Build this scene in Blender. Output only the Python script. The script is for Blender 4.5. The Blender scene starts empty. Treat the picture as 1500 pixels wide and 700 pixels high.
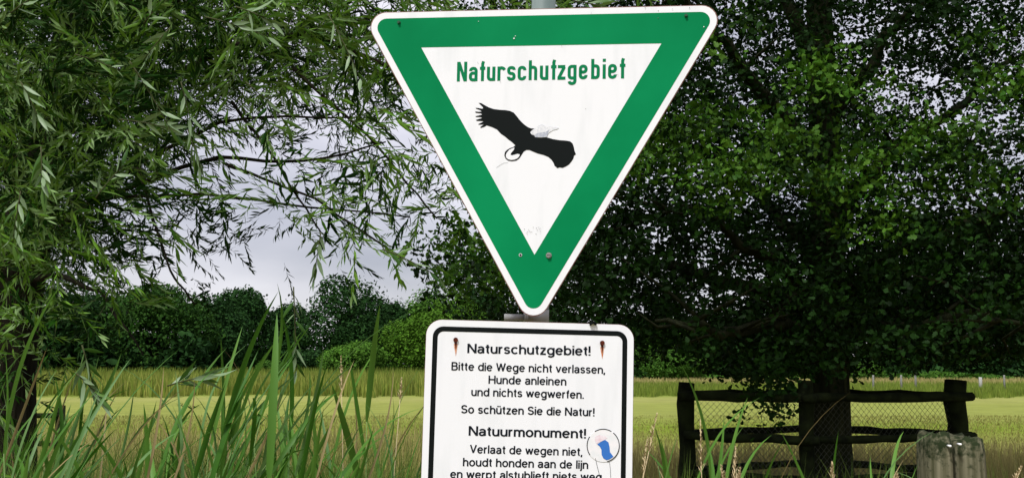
import bpy, math, random
import numpy as np
from mathutils import Matrix, Vector

# ------------------------------------------------------------------ camera
S = bpy.context.scene
F = 1500.0                        # focal length in pixels of the 1500 x 700 photograph
TH = math.atan(187 / F)
EYE = np.array([0, 0, 1.6])
FW = np.array([0, math.cos(TH), math.sin(TH)])
UP = np.array([0, -math.sin(TH), math.cos(TH)])
cam = bpy.data.cameras.new('camera')
cam.sensor_width = 36; cam.lens = 36 * F / 1500; cam.clip_start = .05; cam.clip_end = 4000
cam_o = bpy.data.objects.new('camera', cam)
cam_o.location = EYE; cam_o.rotation_euler = (math.pi / 2 + TH, 0, 0)
S.collection.objects.link(cam_o); S.camera = cam_o

# ------------------------------------------------------------------ light
SUN_EL, SUN_AZ = math.radians(57), math.radians(207)      # azimuth clockwise from +Y: behind and left of the camera
S.view_settings.view_transform = 'Standard'; S.view_settings.look = 'None'
S.view_settings.gamma = 1; S.view_settings.exposure = 1.5; S.view_settings.use_curve_mapping = False
W = bpy.data.worlds.new('World'); S.world = W; W.use_nodes = True
nt = W.node_tree; nt.nodes.clear()
def N(t, kind, **kw):
    n = t.nodes.new(kind)
    for k, v in kw.items(): setattr(n, k, v)
    return n
sky = N(nt, 'ShaderNodeTexSky', sky_type='NISHITA', sun_disc=False, sun_elevation=SUN_EL, sun_rotation=SUN_AZ)
tc = N(nt, 'ShaderNodeTexCoord')
mp = N(nt, 'ShaderNodeMapping'); mp.inputs['Scale'].default_value = (1, 1, 2.6)
nz = N(nt, 'ShaderNodeTexNoise'); nz.inputs['Scale'].default_value = 3.2; nz.inputs['Detail'].default_value = 5; nz.inputs['Roughness'].default_value = .5
cr = N(nt, 'ShaderNodeValToRGB')
cr.color_ramp.elements[0].position = .33; cr.color_ramp.elements[0].color = (1.45, 1.42, 1.66, 1)
cr.color_ramp.elements[1].position = .68; cr.color_ramp.elements[1].color = (2.9, 2.78, 3.0, 1)
mx = N(nt, 'ShaderNodeMixRGB'); mx.inputs[0].default_value = .9
bg = N(nt, 'ShaderNodeBackground'); bg.inputs[1].default_value = .1
out = N(nt, 'ShaderNodeOutputWorld')
L = nt.links.new
L(tc.outputs['Generated'], mp.inputs[0]); L(mp.outputs[0], nz.inputs['Vector']); L(nz.outputs['Fac'], cr.inputs[0])
# an overcast sky is brighter overhead than at the horizon
spz = N(nt, 'ShaderNodeSeparateXYZ'); L(tc.outputs['Generated'], spz.inputs[0])
zf = N(nt, 'ShaderNodeMapRange'); zf.inputs['To Min'].default_value = .93; zf.inputs['To Max'].default_value = 1.7; L(spz.outputs['Z'], zf.inputs['Value'])
zs_ = N(nt, 'ShaderNodeVectorMath', operation='SCALE'); L(cr.outputs[0], zs_.inputs[0]); L(zf.outputs[0], zs_.inputs['Scale'])
L(sky.outputs[0], mx.inputs[1]); L(zs_.outputs[0], mx.inputs[2]); L(mx.outputs[0], bg.inputs[0]); L(bg.outputs[0], out.inputs[0])
sl = bpy.data.lights.new('sun', 'SUN'); sl.energy = 1.5; sl.angle = math.radians(11); sl.color = (1, .985, .955)
so = bpy.data.objects.new('sun', sl)
sd = Vector((math.sin(SUN_AZ) * math.cos(SUN_EL), math.cos(SUN_AZ) * math.cos(SUN_EL), math.sin(SUN_EL)))
so.rotation_euler = sd.to_track_quat('Z', 'Y').to_euler(); so.location = (-5, -8, 12)
S.collection.objects.link(so)
S.cycles.max_bounces = 6; S.cycles.transparent_max_bounces = 4; S.cycles.use_denoising = True

# ------------------------------------------------------------------ helpers
rs = np.random.RandomState(7); random.seed(7)
def ray(px, py):
    return FW + np.array([(px - 750) / F, 0, 0]) + UP * ((350 - py) / F)
def at(px, py, Y):
    """point of the place seen at a photo position, Y metres in front of the camera"""
    d = ray(px, py); return EYE + d * (Y / d[1])
def mesh_np(name, v, f, mats=(), mi=None, smooth=False):
    """v (n,3), f (m,3|4) array or list of arrays"""
    fs = f if isinstance(f, list) else [f]
    fs = [np.asarray(a, np.int32) for a in fs if len(a)]
    me = bpy.data.meshes.new(name)
    v = np.asarray(v, np.float32)
    me.vertices.add(len(v)); me.vertices.foreach_set('co', v.ravel())
    idx = np.concatenate([a.ravel() for a in fs]); cnt = np.concatenate([np.full(len(a), a.shape[1], np.int32) for a in fs])
    me.loops.add(len(idx)); me.loops.foreach_set('vertex_index', idx)
    st = np.zeros(len(cnt), np.int32); st[1:] = np.cumsum(cnt)[:-1]
    me.polygons.add(len(cnt)); me.polygons.foreach_set('loop_start', st)
    for m in mats: me.materials.append(m)
    if mi is not None: me.polygons.foreach_set('material_index', np.asarray(mi, np.int32))
    if smooth: me.polygons.foreach_set('use_smooth', np.ones(len(cnt), bool))
    me.update(calc_edges=True); me.validate()
    return me
def link(name, me, parent=None, M=None):
    o = bpy.data.objects.new(name, me); S.collection.objects.link(o)
    if parent is not None: o.parent = parent
    if M is not None: o.matrix_basis = M
    return o
def tag(o, label=None, cat=None, group=None, kind=None):
    for k, v in (('label', label), ('category', cat), ('group', group), ('kind', kind)):
        if v: o[k] = v
    return o
def empty(name, loc=(0, 0, 0), label=None, cat=None, group=None):
    o = bpy.data.objects.new(name, None); o.location = loc; o.empty_display_size = .2
    S.collection.objects.link(o); return tag(o, label, cat, group)
class MB:
    def __init__(s): s.v = []; s.t = []; s.n = 0; s.m = []
    def add(s, v, f, m=0):
        v = np.asarray(v, float).reshape(-1, 3)
        for q in f:
            if len(q) == 4: s.t += [(q[0] + s.n, q[1] + s.n, q[2] + s.n), (q[0] + s.n, q[2] + s.n, q[3] + s.n)]; s.m += [m, m]
            else:
                for k in range(1, len(q) - 1): s.t.append((q[0] + s.n, q[k] + s.n, q[k + 1] + s.n)); s.m.append(m)
        s.v.append(v); s.n += len(v)
    def tube(s, pts, rad, n=8, m=0, caps=True, jit=0, seed=0):
        pts = np.asarray(pts, float); k = len(pts); rad = np.broadcast_to(rad, (k,))
        r_ = np.random.RandomState(seed); V = []
        T = np.gradient(pts, axis=0); T /= np.linalg.norm(T, axis=1)[:, None]
        a = np.array([0, 0, 1.]) if abs(T[0][2]) < .9 else np.array([1., 0, 0])
        prof = 1 + jit * r_.uniform(-1, 1, n)
        for i in range(k):
            u = np.cross(a, T[i]); u /= np.linalg.norm(u); w = np.cross(T[i], u)
            for j in range(n):
                g = 2 * math.pi * j / n; q = rad[i] * prof[j] * (1 + jit * .5 * r_.uniform(-1, 1))
                V.append(pts[i] + q * (math.cos(g) * u + math.sin(g) * w))
        Fs = [(i * n + j, i * n + (j + 1) % n, (i + 1) * n + (j + 1) % n, (i + 1) * n + j) for i in range(k - 1) for j in range(n)]
        if caps: Fs += [tuple(range(n))[::-1], tuple((k - 1) * n + j for j in range(n))]
        s.add(V, Fs, m)
    def prism(s, poly, y0, y1, mf=0, ms=0):
        """poly: (u,v) outline counter-clockwise, convex or star-shaped about its mean; front at y0 (towards the viewer), back at y1"""
        poly = np.asarray(poly, float); n = len(poly); c = poly.mean(0)
        fr = [(p[0], y0, p[1]) for p in poly] + [(c[0], y0, c[1])]
        s.add(fr, [(i, (i + 1) % n, n) for i in range(n)], mf)
        bk = [(p[0], y1, p[1]) for p in poly] + [(c[0], y1, c[1])]
        s.add(bk, [((i + 1) % n, i, n) for i in range(n)], ms)
        sv = [(p[0], y0, p[1]) for p in poly] + [(p[0], y1, p[1]) for p in poly]
        s.add(sv, [(i, i + n, (i + 1) % n + n, (i + 1) % n) for i in range(n)], ms)
    def ring(s, A, B, y, m=0, thick=0):
        """flat band between outline A (outer) and B (inner), same count"""
        n = len(A)
        s.add([(p[0], y, p[1]) for p in A] + [(p[0], y, p[1]) for p in B], [(i, (i + 1) % n, (i + 1) % n + n, i + n) for i in range(n)], m)
    def box(s, c, sx, sy, sz, R=None, m=0):
        v = np.array([(x, y, z) for x in (-.5, .5) for y in (-.5, .5) for z in (-.5, .5)]) * (sx, sy, sz)
        if R is not None: v = v @ np.asarray(R).T
        s.add(v + np.asarray(c), [(0, 1, 3, 2), (4, 6, 7, 5), (0, 4, 5, 1), (2, 3, 7, 6), (0, 2, 6, 4), (1, 5, 7, 3)], m)
    def obj(s, name, mats, parent=None, smooth=False, M=None):
        if not isinstance(mats, (list, tuple)): mats = [mats]
        return link(name, mesh_np(name, np.concatenate(s.v), np.array(s.t), mats, s.m, smooth), parent, M)

# ------------------------------------------------------------------ materials
def mat(name, col, rough=.6, spec=.3, noise=None, bump=0, metal=0, stretch=(1, 1, 1), col2=None, scale=8, lo=.35, hi=.65, detail=6, bscale=None):
    m = bpy.data.materials.new(name); m.use_nodes = True; t = m.node_tree; b = t.nodes['Principled BSDF']
    b.inputs['Roughness'].default_value = rough; b.inputs['Specular IOR Level'].default_value = spec; b.inputs['Metallic'].default_value = metal
    b.inputs['Base Color'].default_value = (*col, 1)
    if col2 is not None or bump:
        c = N(t, 'ShaderNodeTexCoord'); mp_ = N(t, 'ShaderNodeMapping'); mp_.inputs['Scale'].default_value = stretch
        t.links.new(c.outputs['Object'], mp_.inputs[0])
        n = N(t, 'ShaderNodeTexNoise'); n.inputs['Scale'].default_value = scale; n.inputs['Detail'].default_value = detail
        t.links.new(mp_.outputs[0], n.inputs['Vector'])
        if col2 is not None:
            r = N(t, 'ShaderNodeValToRGB'); r.color_ramp.elements[0].position = lo; r.color_ramp.elements[1].position = hi
            r.color_ramp.elements[0].color = (*col, 1); r.color_ramp.elements[1].color = (*col2, 1)
            t.links.new(n.outputs['Fac'], r.inputs[0]); t.links.new(r.outputs[0], b.inputs['Base Color'])
        if bump:
            src = n
            if bscale:
                src = N(t, 'ShaderNodeTexNoise'); src.inputs['Scale'].default_value = bscale; src.inputs['Detail'].default_value = 6
                t.links.new(mp_.outputs[0], src.inputs['Vector'])
            bp = N(t, 'ShaderNodeBump'); bp.inputs['Strength'].default_value = min(1, bump); bp.inputs['Distance'].default_value = .01 * max(1, bump)
            t.links.new(src.outputs['Fac'], bp.inputs['Height']); t.links.new(bp.outputs[0], b.inputs['Normal'])
    return m
def leaf_mat(name, a, b, under=None, rough=.5, spec=.35, trans=.25, per_object=False):
    """a..b: leaf colours, varied leaf by leaf; under: colour of the leaf's lower side"""
    m = bpy.data.materials.new(name); m.use_nodes = True; t = m.node_tree; p = t.nodes['Principled BSDF']; o = t.nodes['Material Output']
    g = N(t, 'ShaderNodeNewGeometry'); oi = N(t, 'ShaderNodeObjectInfo')
    ad = N(t, 'ShaderNodeMath', operation='ADD'); fr = N(t, 'ShaderNodeMath', operation='FRACT')
    t.links.new(g.outputs['Random Per Island'], ad.inputs[0]); t.links.new(oi.outputs['Random'], ad.inputs[1]); t.links.new(ad.outputs[0], fr.inputs[0])
    r = N(t, 'ShaderNodeMixRGB'); r.inputs[1].default_value = (*a, 1); r.inputs[2].default_value = (*b, 1)
    t.links.new(fr.outputs[0], r.inputs[0])
    tcn = N(t, 'ShaderNodeTexCoord'); nn = N(t, 'ShaderNodeTexNoise'); nn.inputs['Scale'].default_value = 1.3; nn.inputs['Detail'].default_value = 3
    t.links.new(tcn.outputs['Object'], nn.inputs['Vector'])
    mr = N(t, 'ShaderNodeMapRange'); mr.inputs['From Min'].default_value = .3; mr.inputs['From Max'].default_value = .7
    mr.inputs['To Min'].default_value = .7; mr.inputs['To Max'].default_value = 1.25
    t.links.new(nn.outputs['Fac'], mr.inputs['Value'])
    ml = N(t, 'ShaderNodeVectorMath', operation='SCALE')
    t.links.new(r.outputs[0], ml.inputs[0]); t.links.new(mr.outputs[0], ml.inputs['Scale'])
    col = ml.outputs[0]
    if under:
        u = N(t, 'ShaderNodeMixRGB'); u.inputs[2].default_value = (*under, 1)
        t.links.new(g.outputs['Backfacing'], u.inputs[0]); t.links.new(col, u.inputs[1]); col = u.outputs[0]
    t.links.new(col, p.inputs['Base Color']); p.inputs['Roughness'].default_value = rough; p.inputs['Specular IOR Level'].default_value = spec
    tr = N(t, 'ShaderNodeBsdfTranslucent'); t.links.new(ml.outputs[0], tr.inputs[0])
    mxs = N(t, 'ShaderNodeMixShader'); mxs.inputs[0].default_value = trans
    t.links.new(p.outputs[0], mxs.inputs[1]); t.links.new(tr.outputs[0], mxs.inputs[2]); t.links.new(mxs.outputs[0], o.inputs[0])
    return m
M_white = mat('white_enamel', (.70, .72, .745), .5, .15, col2=(.80, .81, .84), scale=5, stretch=(5, 5, .9), lo=.22, hi=.5, detail=9)
M_green = mat('sign_green', (.0, .18, .06), .55, .05, col2=(.002, .235, .082), scale=4, detail=10)
M_dinlet = mat('green_print', (.0, .18, .065), .5, .1)
M_black = mat('black_print', (.004, .006, .006), .6, .1)
M_ink = mat('ink_print', (.008, .011, .016), .6, .1)
M_edge = mat('rusty_edge', (.16, .05, .035), .8, .2, col2=(.32, .2, .17), scale=40)
M_galv = mat('galvanised_steel', (.24, .25, .245), .5, .4, col2=(.34, .35, .34), scale=30, metal=.2, bump=.1)
M_pole = mat('weathered_pole', (.09, .125, .115), .55, .4, col2=(.16, .20, .185), scale=18, stretch=(1, 1, .2), bump=.1)
M_clamp = mat('clamp_metal', (.38, .39, .38), .45, .5, col2=(.46, .47, .46), scale=50, metal=.1)
M_rust = mat('rust', (.13, .025, .01), .9, .1, col2=(.05, .012, .008), scale=400)
M_rustrun = mat('rust_run', (.50, .15, .04), .8, .1, col2=(.66, .40, .28), scale=180)
M_bolt = mat('bolt_metal', (.35, .35, .33), .35, .5, metal=.7)
M_boltg = mat('painted_bolt', (.01, .07, .03), .5, .4)
M_blue = mat('blue_sticker', (.035, .16, .52), .5, .3)
M_pink = mat('faded_print', (.72, .55, .60), .6, .2, col2=(.8, .76, .8), scale=120)
M_silver = mat('torn_foil', (.62, .64, .68), .35, .6, col2=(.8, .8, .82), scale=300)
M_scratch = mat('grey_scratch', (.4, .42, .43), .6, .2)
M_bark = mat('oak_bark', (.012, .014, .008), .95, .05, col2=(.03, .034, .016), scale=6, stretch=(3, 3, .5), bump=3)
M_wbark = mat('willow_bark', (.010, .009, .006), .95, .05, col2=(.024, .021, .014), scale=6, stretch=(3, 3, .5), bump=3)
M_twig = mat('twig_bark', (.05, .055, .02), .8, .2)
M_rail = mat('mossy_wood', (.007, .009, .005), .95, .05, col2=(.018, .025, .009), scale=9, bump=2)
M_wire = mat('wire', (.07, .075, .06), .6, .4, metal=.3)
M_far = mat('pale_concrete', (.36, .36, .34), .8, .1, col2=(.24, .24, .21), scale=12)
M_fardull = mat('dull_concrete', (.20, .20, .18), .9, .1, col2=(.13, .13, .11), scale=12)
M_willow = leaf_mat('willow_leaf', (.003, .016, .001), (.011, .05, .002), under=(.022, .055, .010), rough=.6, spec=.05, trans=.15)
M_willow2 = leaf_mat('willow_leaf_lit_near', (.04, .12, .015), (.10, .20, .03), under=(.2, .29, .15), rough=.45, spec=.3, trans=.25)  # near sprays: their highlights are put into this brighter leaf colour
M_willow1 = leaf_mat('willow_leaf_lit', (.04, .13, .005), (.13, .26, .02), under=(.20, .32, .11), rough=.5, spec=.15, trans=.25)  # lit copy of the willow leaf, light put into the colour
M_oak1 = leaf_mat('oak_leaf_lit', (.022, .082, .004), (.075, .17, .013), rough=.55, spec=.15, trans=.2)  # lit copy of the oak leaf for clumps that catch light
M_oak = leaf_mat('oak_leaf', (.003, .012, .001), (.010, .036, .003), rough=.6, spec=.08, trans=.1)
M_far1 = leaf_mat('dark_crown_leaf', (.009, .034, .007), (.020, .060, .011), rough=.8, spec=.1, trans=.1)  # slightly lighter and bluer, distance haze mixed into the colour
M_far2 = leaf_mat('mid_crown_leaf', (.03, .09, .009), (.06, .14, .016), rough=.8, spec=.1, trans=.1)
M_far2d = leaf_mat('leafy_crown', (.012, .045, .006), (.032, .085, .010), rough=.8, spec=.1, trans=.1)
M_far2b = leaf_mat('bush_leaf', (.04, .115, .010), (.075, .165, .018), rough=.8, spec=.1, trans=.1)
M_far3 = leaf_mat('light_crown_leaf', (.04, .11, .006), (.07, .15, .012), rough=.8, spec=.1, trans=.1)
M_reed = leaf_mat('reed_leaf', (.035, .125, .008), (.11, .24, .035), rough=.5, spec=.2, trans=.25)
M_reedp = leaf_mat('reed_leaf_pale', (.09, .20, .05), (.14, .26, .08), rough=.5, spec=.25, trans=.3)
M_grass = leaf_mat('grass_blade', (.08, .18, .02), (.22, .31, .06), rough=.6, spec=.2, trans=.3)
M_dry = leaf_mat('dry_grass_blade', (.25, .23, .075), (.43, .37, .15), rough=.7, spec=.15, trans=.3)
M_mix = leaf_mat('meadow_edge_blade', (.13, .20, .025), (.28, .29, .06), rough=.7, spec=.15, trans=.3)
M_stripg = leaf_mat('strip_blade', (.11, .17, .02), (.20, .25, .04), rough=.7, spec=.15, trans=.3)
M_stub = leaf_mat('stubble_blade', (.18, .19, .045), (.25, .235, .07), rough=.8, spec=.05, trans=.2)
M_straw = leaf_mat('withered_leaf', (.2, .15, .06), (.36, .29, .14), rough=.7, spec=.1, trans=.2)
M_seed = mat('seed_head', (.42, .32, .17), .8, .1, col2=(.58, .48, .3), scale=200)
M_stem = mat('reed_stem', (.12, .20, .05), .6, .3)

# ------------------------------------------------------------------ ground
def ground_mat():
    m = bpy.data.materials.new('meadow'); m.use_nodes = True; t = m.node_tree; b = t.nodes['Principled BSDF']
    b.inputs['Roughness'].default_value = .95; b.inputs['Specular IOR Level'].default_value = .05
    g = N(t, 'ShaderNodeNewGeometry'); sp = N(t, 'ShaderNodeSeparateXYZ'); t.links.new(g.outputs['Position'], sp.inputs[0])
    mp1 = N(t, 'ShaderNodeMapping'); mp1.inputs['Scale'].default_value = (.05, .42, 1); t.links.new(g.outputs['Position'], mp1.inputs[0])
    n1 = N(t, 'ShaderNodeTexNoise'); n1.inputs['Scale'].default_value = 1; n1.inputs['Detail'].default_value = 4; t.links.new(mp1.outputs[0], n1.inputs['Vector'])
    # the mown strips run across the view; their hue is banded by distance over the field
    dv = N(t, 'ShaderNodeMath', operation='DIVIDE'); dv.inputs[1].default_value = 120; t.links.new(sp.outputs['Y'], dv.inputs[0])
    off = N(t, 'ShaderNodeMath', operation='MULTIPLY_ADD'); off.inputs[1].default_value = .05; t.links.new(n1.outputs['Fac'], off.inputs[0]); t.links.new(dv.outputs[0], off.inputs[2])
    r = N(t, 'ShaderNodeValToRGB'); els = r.color_ramp.elements
    K = [(0.00, (.19, .16, .05)), (.13, (.20, .18, .05)), (.17, (.19, .195, .045)), (.21, (.19, .205, .045)), (.25, (.145, .205, .018)), (.30, (.20, .225, .05)),
         (.39, (.205, .23, .05)), (.45, (.24, .25, .07)), (.48, (.23, .25, .065)), (.52, (.16, .21, .03)), (.62, (.15, .2, .03)), (.9, (.17, .2, .04))]
    els[0].position, els[0].color = K[0][0], (*K[0][1], 1); els[1].position, els[1].color = K[-1][0], (*K[-1][1], 1)
    for p_, c_ in K[1:-1]:
        e = els.new(p_); e.color = (*c_, 1)
    t.links.new(off.outputs[0], r.inputs[0])
    n2 = N(t, 'ShaderNodeTexNoise'); n2.inputs['Scale'].default_value = 1; n2.inputs['Detail'].default_value = 8; n2.inputs['Roughness'].default_value = .7
    mp2 = N(t, 'ShaderNodeMapping'); mp2.inputs['Scale'].default_value = (.6, 1.4, 1); t.links.new(g.outputs['Position'], mp2.inputs[0]); t.links.new(mp2.outputs[0], n2.inputs['Vector'])
    mr = N(t, 'ShaderNodeMapRange'); mr.inputs['From Min'].default_value = .3; mr.inputs['From Max'].default_value = .7; mr.inputs['To Min'].default_value = .72; mr.inputs['To Max'].default_value = 1.22
    t.links.new(n2.outputs['Fac'], mr.inputs['Value'])
    ml = N(t, 'ShaderNodeVectorMath', operation='SCALE'); t.links.new(r.outputs[0], ml.inputs[0]); t.links.new(mr.outputs[0], ml.inputs['Scale'])
    t.links.new(ml.outputs[0], b.inputs['Base Color'])
    bp = N(t, 'ShaderNodeBump'); bp.inputs['Strength'].default_value = 1; bp.inputs['Distance'].default_value = .12
    t.links.new(n2.outputs['Fac'], bp.inputs['Height']); t.links.new(bp.outputs[0], b.inputs['Normal'])
    return m
gx = np.concatenate([np.linspace(-1500, -100, 8), np.linspace(-80, 80, 33), np.linspace(100, 1500, 8)])
gy = np.concatenate([np.linspace(-300, -20, 5), np.linspace(-10, 130, 57), np.linspace(150, 2500, 10)])
GX, GY = np.meshgrid(gx, gy); GZ = .05 * np.sin(GX * .21 + 1) * np.cos(GY * .17) * ((np.abs(GX) < 90) & (GY > 14) & (GY < 130))
gv = np.stack([GX, GY, GZ], -1).reshape(-1, 3); nx = len(gx)
gf = np.array([(j * nx + i, j * nx + i + 1, (j + 1) * nx + i + 1, (j + 1) * nx + i) for j in range(len(gy) - 1) for i in range(nx - 1)])
tag(link('ground', mesh_np('ground', gv, gf, [ground_mat()], smooth=True)), 'mown yellow green meadow running back to the tree line', kind='structure')

# ------------------------------------------------------------------ scattered instances, merged
def rot_from(z, roll):
    """n x 3 directions -> n rotation matrices whose local Z follows z"""
    z = z / np.linalg.norm(z, axis=1)[:, None]
    a = np.where(np.abs(z[:, 2:3]) > .95, np.array([[1., 0, 0]]), np.array([[0, 0, 1.]]))
    x = np.cross(a, z); x /= np.linalg.norm(x, axis=1)[:, None]; y = np.cross(z, x)
    c, s = np.cos(roll)[:, None], np.sin(roll)[:, None]
    return np.stack([x * c + y * s, -x * s + y * c, z], 2)
def merge(protos, pos, R, sc):
    """protos: list of (v, tri, matindex); pick one at random per instance"""
    k = rs.randint(0, len(protos), len(pos)); V = []; T = []; n = 0; MI = []
    for i, (pv, pt, pm) in enumerate(protos):
        q = np.where(k == i)[0]
        if not len(q): continue
        w = np.einsum('nij,vj->nvi', R[q], pv) * sc[q][:, None, None] + pos[q][:, None, :]
        V.append(w.reshape(-1, 3)); T.append((pt[None] + (np.arange(len(q)) * len(pv))[:, None, None] + n).reshape(-1, 3)); n += len(q) * len(pv)
        MI.append(np.tile(pm, len(q)))
    return np.concatenate(V), np.concatenate(T), np.concatenate(MI)
def lance_leaf(l, w, droop=.2, fold=.25):
    """willow leaf along +Z, face towards +Y"""
    ts = [.0, .3, .62, 1]; ws = [.12, 1, .8, 0]; v = []; 
    for t_, w_ in zip(ts, ws):
        y = droop * l * t_ * t_
        v += [(-w * w_ / 2, y + fold * w * w_ / 2, t_ * l)] + ([(0, y, t_ * l)] if w_ else []) + ([(w * w_ / 2, y + fold * w * w_ / 2, t_ * l)] if w_ else [])
    f = []
    for i in (0, 3):
        f += [(i, i + 1, i + 4), (i, i + 4, i + 3), (i + 1, i + 2, i + 5), (i + 1, i + 5, i + 4)]
    f += [(6, 7, 9), (7, 8, 9)]
    return np.array(v), np.array(f)
def willow_shoot(seed, L_=.34, nl=15):
    r_ = np.random.RandomState(seed); V = []; T = []; Mi = []; n = 0
    bend = r_.uniform(.1, .5); sp = lambda t_: np.array([0, bend * L_ * t_ * t_, t_ * L_])
    for i in range(5):
        t0, t1 = i / 5, (i + 1) / 5
        for (p, q, ra, rb) in ((sp(t0), sp(t1), .0013 * (1 - t0 * .6), .0013 * (1 - t1 * .6)),):
            V.append([p + (ra, 0, 0), p + (-ra * .5, ra * .87, 0), p + (-ra * .5, -ra * .87, 0), q + (rb, 0, 0), q + (-rb * .5, rb * .87, 0), q + (-rb * .5, -rb * .87, 0)])
            T.append(np.array([(0, 1, 4), (0, 4, 3), (1, 2, 5), (1, 5, 4), (2, 0, 3), (2, 3, 5)]) + n); n += 6; Mi += [1] * 6
    for i in range(nl):
        t_ = .12 + .88 * i / (nl - 1); l = (.06 + .04 * math.sin(math.pi * min(1, t_ * .9))) * r_.uniform(.8, 1.2); w = l * r_.uniform(.15, .2)
        lv, lt = lance_leaf(l, w, r_.uniform(-.1, .35), r_.uniform(.1, .5))
        ang = i * 2.4 + r_.uniform(-.4, .4); tilt = r_.uniform(.5, 1.05) * (1.1 - t_ * .7)
        z = np.array([math.sin(tilt) * math.cos(ang), math.sin(tilt) * math.sin(ang), math.cos(tilt)])
        Rm = rot_from(z[None], np.array([r_.uniform(-.6, .6)]))[0]
        V.append(lv @ Rm.T + sp(t_)); T.append(lt + n); n += len(lv); Mi += [0] * len(lt)
    return np.concatenate(V), np.concatenate(T), np.array(Mi)
def lobed_leaf(r_, l):
    """oak leaf: wavy lobed outline"""
    out = [(0, 0), (.16, .2), (.12, .3), (.3, .42), (.2, .55), (.36, .7), (.22, .85), (.12, 1), (-.12, 1), (-.22, .86), (-.36, .72), (-.2, .56), (-.3, .44), (-.12, .3), (-.16, .2)]
    v = [(x * l * r_.uniform(.9, 1.15), .16 * l * abs(x) * 2, y * l) for x, y in out] + [(0, .04 * l, .55 * l)]
    n = len(out); return np.array(v), np.array([(i, (i + 1) % n, n) for i in range(n)])
def oak_spray(seed, nl=11, rad=.13, ll=.052, simple=False):
    r_ = np.random.RandomState(seed); V = []; T = []; n = 0
    for i in range(nl):
        d = r_.normal(size=3); d[2] = d[2] * .5 + .25; d /= np.linalg.norm(d)
        z = d + r_.normal(size=3) * .45; z[2] -= .25
        if simple:
            l = ll * r_.uniform(.8, 1.3); lv = np.array([(0, 0, 0), (.33 * l, .05 * l, .4 * l), (.2 * l, 0, .9 * l), (-.2 * l, 0, l), (-.35 * l, .05 * l, .5 * l)]); lt = np.array([(0, 1, 2), (0, 2, 3), (0, 3, 4)])
        else: lv, lt = lobed_leaf(r_, ll * r_.uniform(.75, 1.25))
        Rm = rot_from(z[None], np.array([r_.uniform(0, 6.3)]))[0]
        V.append(lv @ Rm.T + d * rad * r_.uniform(.1, 1)); T.append(lt + n); n += len(lv)
    return np.concatenate(V), np.concatenate(T), np.zeros(sum(len(t) for t in T), int)
def grid_density(xs, ys, G, px, py):
    G = np.array(G, float); fx = np.clip(np.interp(px, xs, np.arange(len(xs))), 0, len(xs) - 1.001); fy = np.clip(np.interp(py, ys, np.arange(len(ys))), 0, len(ys) - 1.001)
    i = fx.astype(int); j = fy.astype(int); a = fx - i; b = fy - j
    return G[j, i] * (1 - a) * (1 - b) + G[j, i + 1] * a * (1 - b) + G[j + 1, i] * (1 - a) * b + G[j + 1, i + 1] * a * b

# ------------------------------------------------------------------ signs
def pose(yaw, pitch, roll, x, z, Y=2.0):
    y, p, r = map(math.radians, (yaw, pitch, roll))
    R = Matrix.Rotation(y, 3, 'Z') @ Matrix.Rotation(p, 3, 'X') @ Matrix.Rotation(r, 3, 'Y')
    return Matrix.Translation((x, Y, z)) @ R.to_4x4()
class Plate:
    def __init__(s, M): s.M = M; s.o = np.array(M.translation); s.R = np.array(M.to_3x3()); s.n = s.R[:, 1]
    def uv(s, px, py):
        d = ray(px, py); k = ((s.o - EYE) @ s.n) / (d @ s.n); q = s.R.T @ (EYE + d * k - s.o); return np.array([q[0], q[2]])
def round_poly(P, r, k=8):
    P = np.asarray(P, float); out = []; n = len(P)
    for i in range(n):
        a, b, c = P[i - 1], P[i], P[(i + 1) % n]; u = (a - b) / np.linalg.norm(a - b); w = (c - b) / np.linalg.norm(c - b)
        half = math.acos(np.clip(u @ w, -1, 1)) / 2; d = r / math.tan(half); m_ = (u + w) / np.linalg.norm(u + w); ce = b + m_ * r / math.sin(half)
        p0, p1 = b + u * d - ce, b + w * d - ce; a0 = math.atan2(p0[1], p0[0]); a1 = math.atan2(p1[1], p1[0]); da = (a1 - a0 + math.pi) % (2 * math.pi) - math.pi
        out += [ce + r * np.array([math.cos(a0 + da * j / k), math.sin(a0 + da * j / k)]) for j in range(k + 1)]
    return np.array(out)
def tri(s_): h = math.sqrt(3) / 2 * s_; return np.array([(-s_ / 2, h / 3), (0, -2 * h / 3), (s_ / 2, h / 3)])
def off_tri(s_, d): return tri(s_ + 2 * math.sqrt(3) * d)
# stroke lettering: each stroke is a centre line with constant pen width
def arc(cx, cy, rx, ry, a0, a1, n=10):
    return [(cx + rx * math.cos(math.radians(a0 + (a1 - a0) * i / n)), cy + ry * math.sin(math.radians(a0 + (a1 - a0) * i / n))) for i in range(n + 1)]
def rp(pts, r=18):
    """open path with rounded inner corners"""
    pts = [np.array(p, float) for p in pts]; out = [pts[0]]
    for i in range(1, len(pts) - 1):
        a, b, c = pts[i - 1], pts[i], pts[i + 1]; u = a - b; w = c - b; d = min(r, np.linalg.norm(u) * .5 if i > 1 else np.linalg.norm(u), np.linalg.norm(w) * .5 if i < len(pts) - 2 else np.linalg.norm(w))
        p0 = b + u / np.linalg.norm(u) * d; p1 = b + w / np.linalg.norm(w) * d
        for j in range(6):
            t_ = j / 5; out.append((1 - t_) ** 2 * p0 + 2 * t_ * (1 - t_) * (b * .8 + (p0 + p1) * .1) + t_ * t_ * p1)
    out.append(pts[-1]); return [tuple(p) for p in out]
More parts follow.
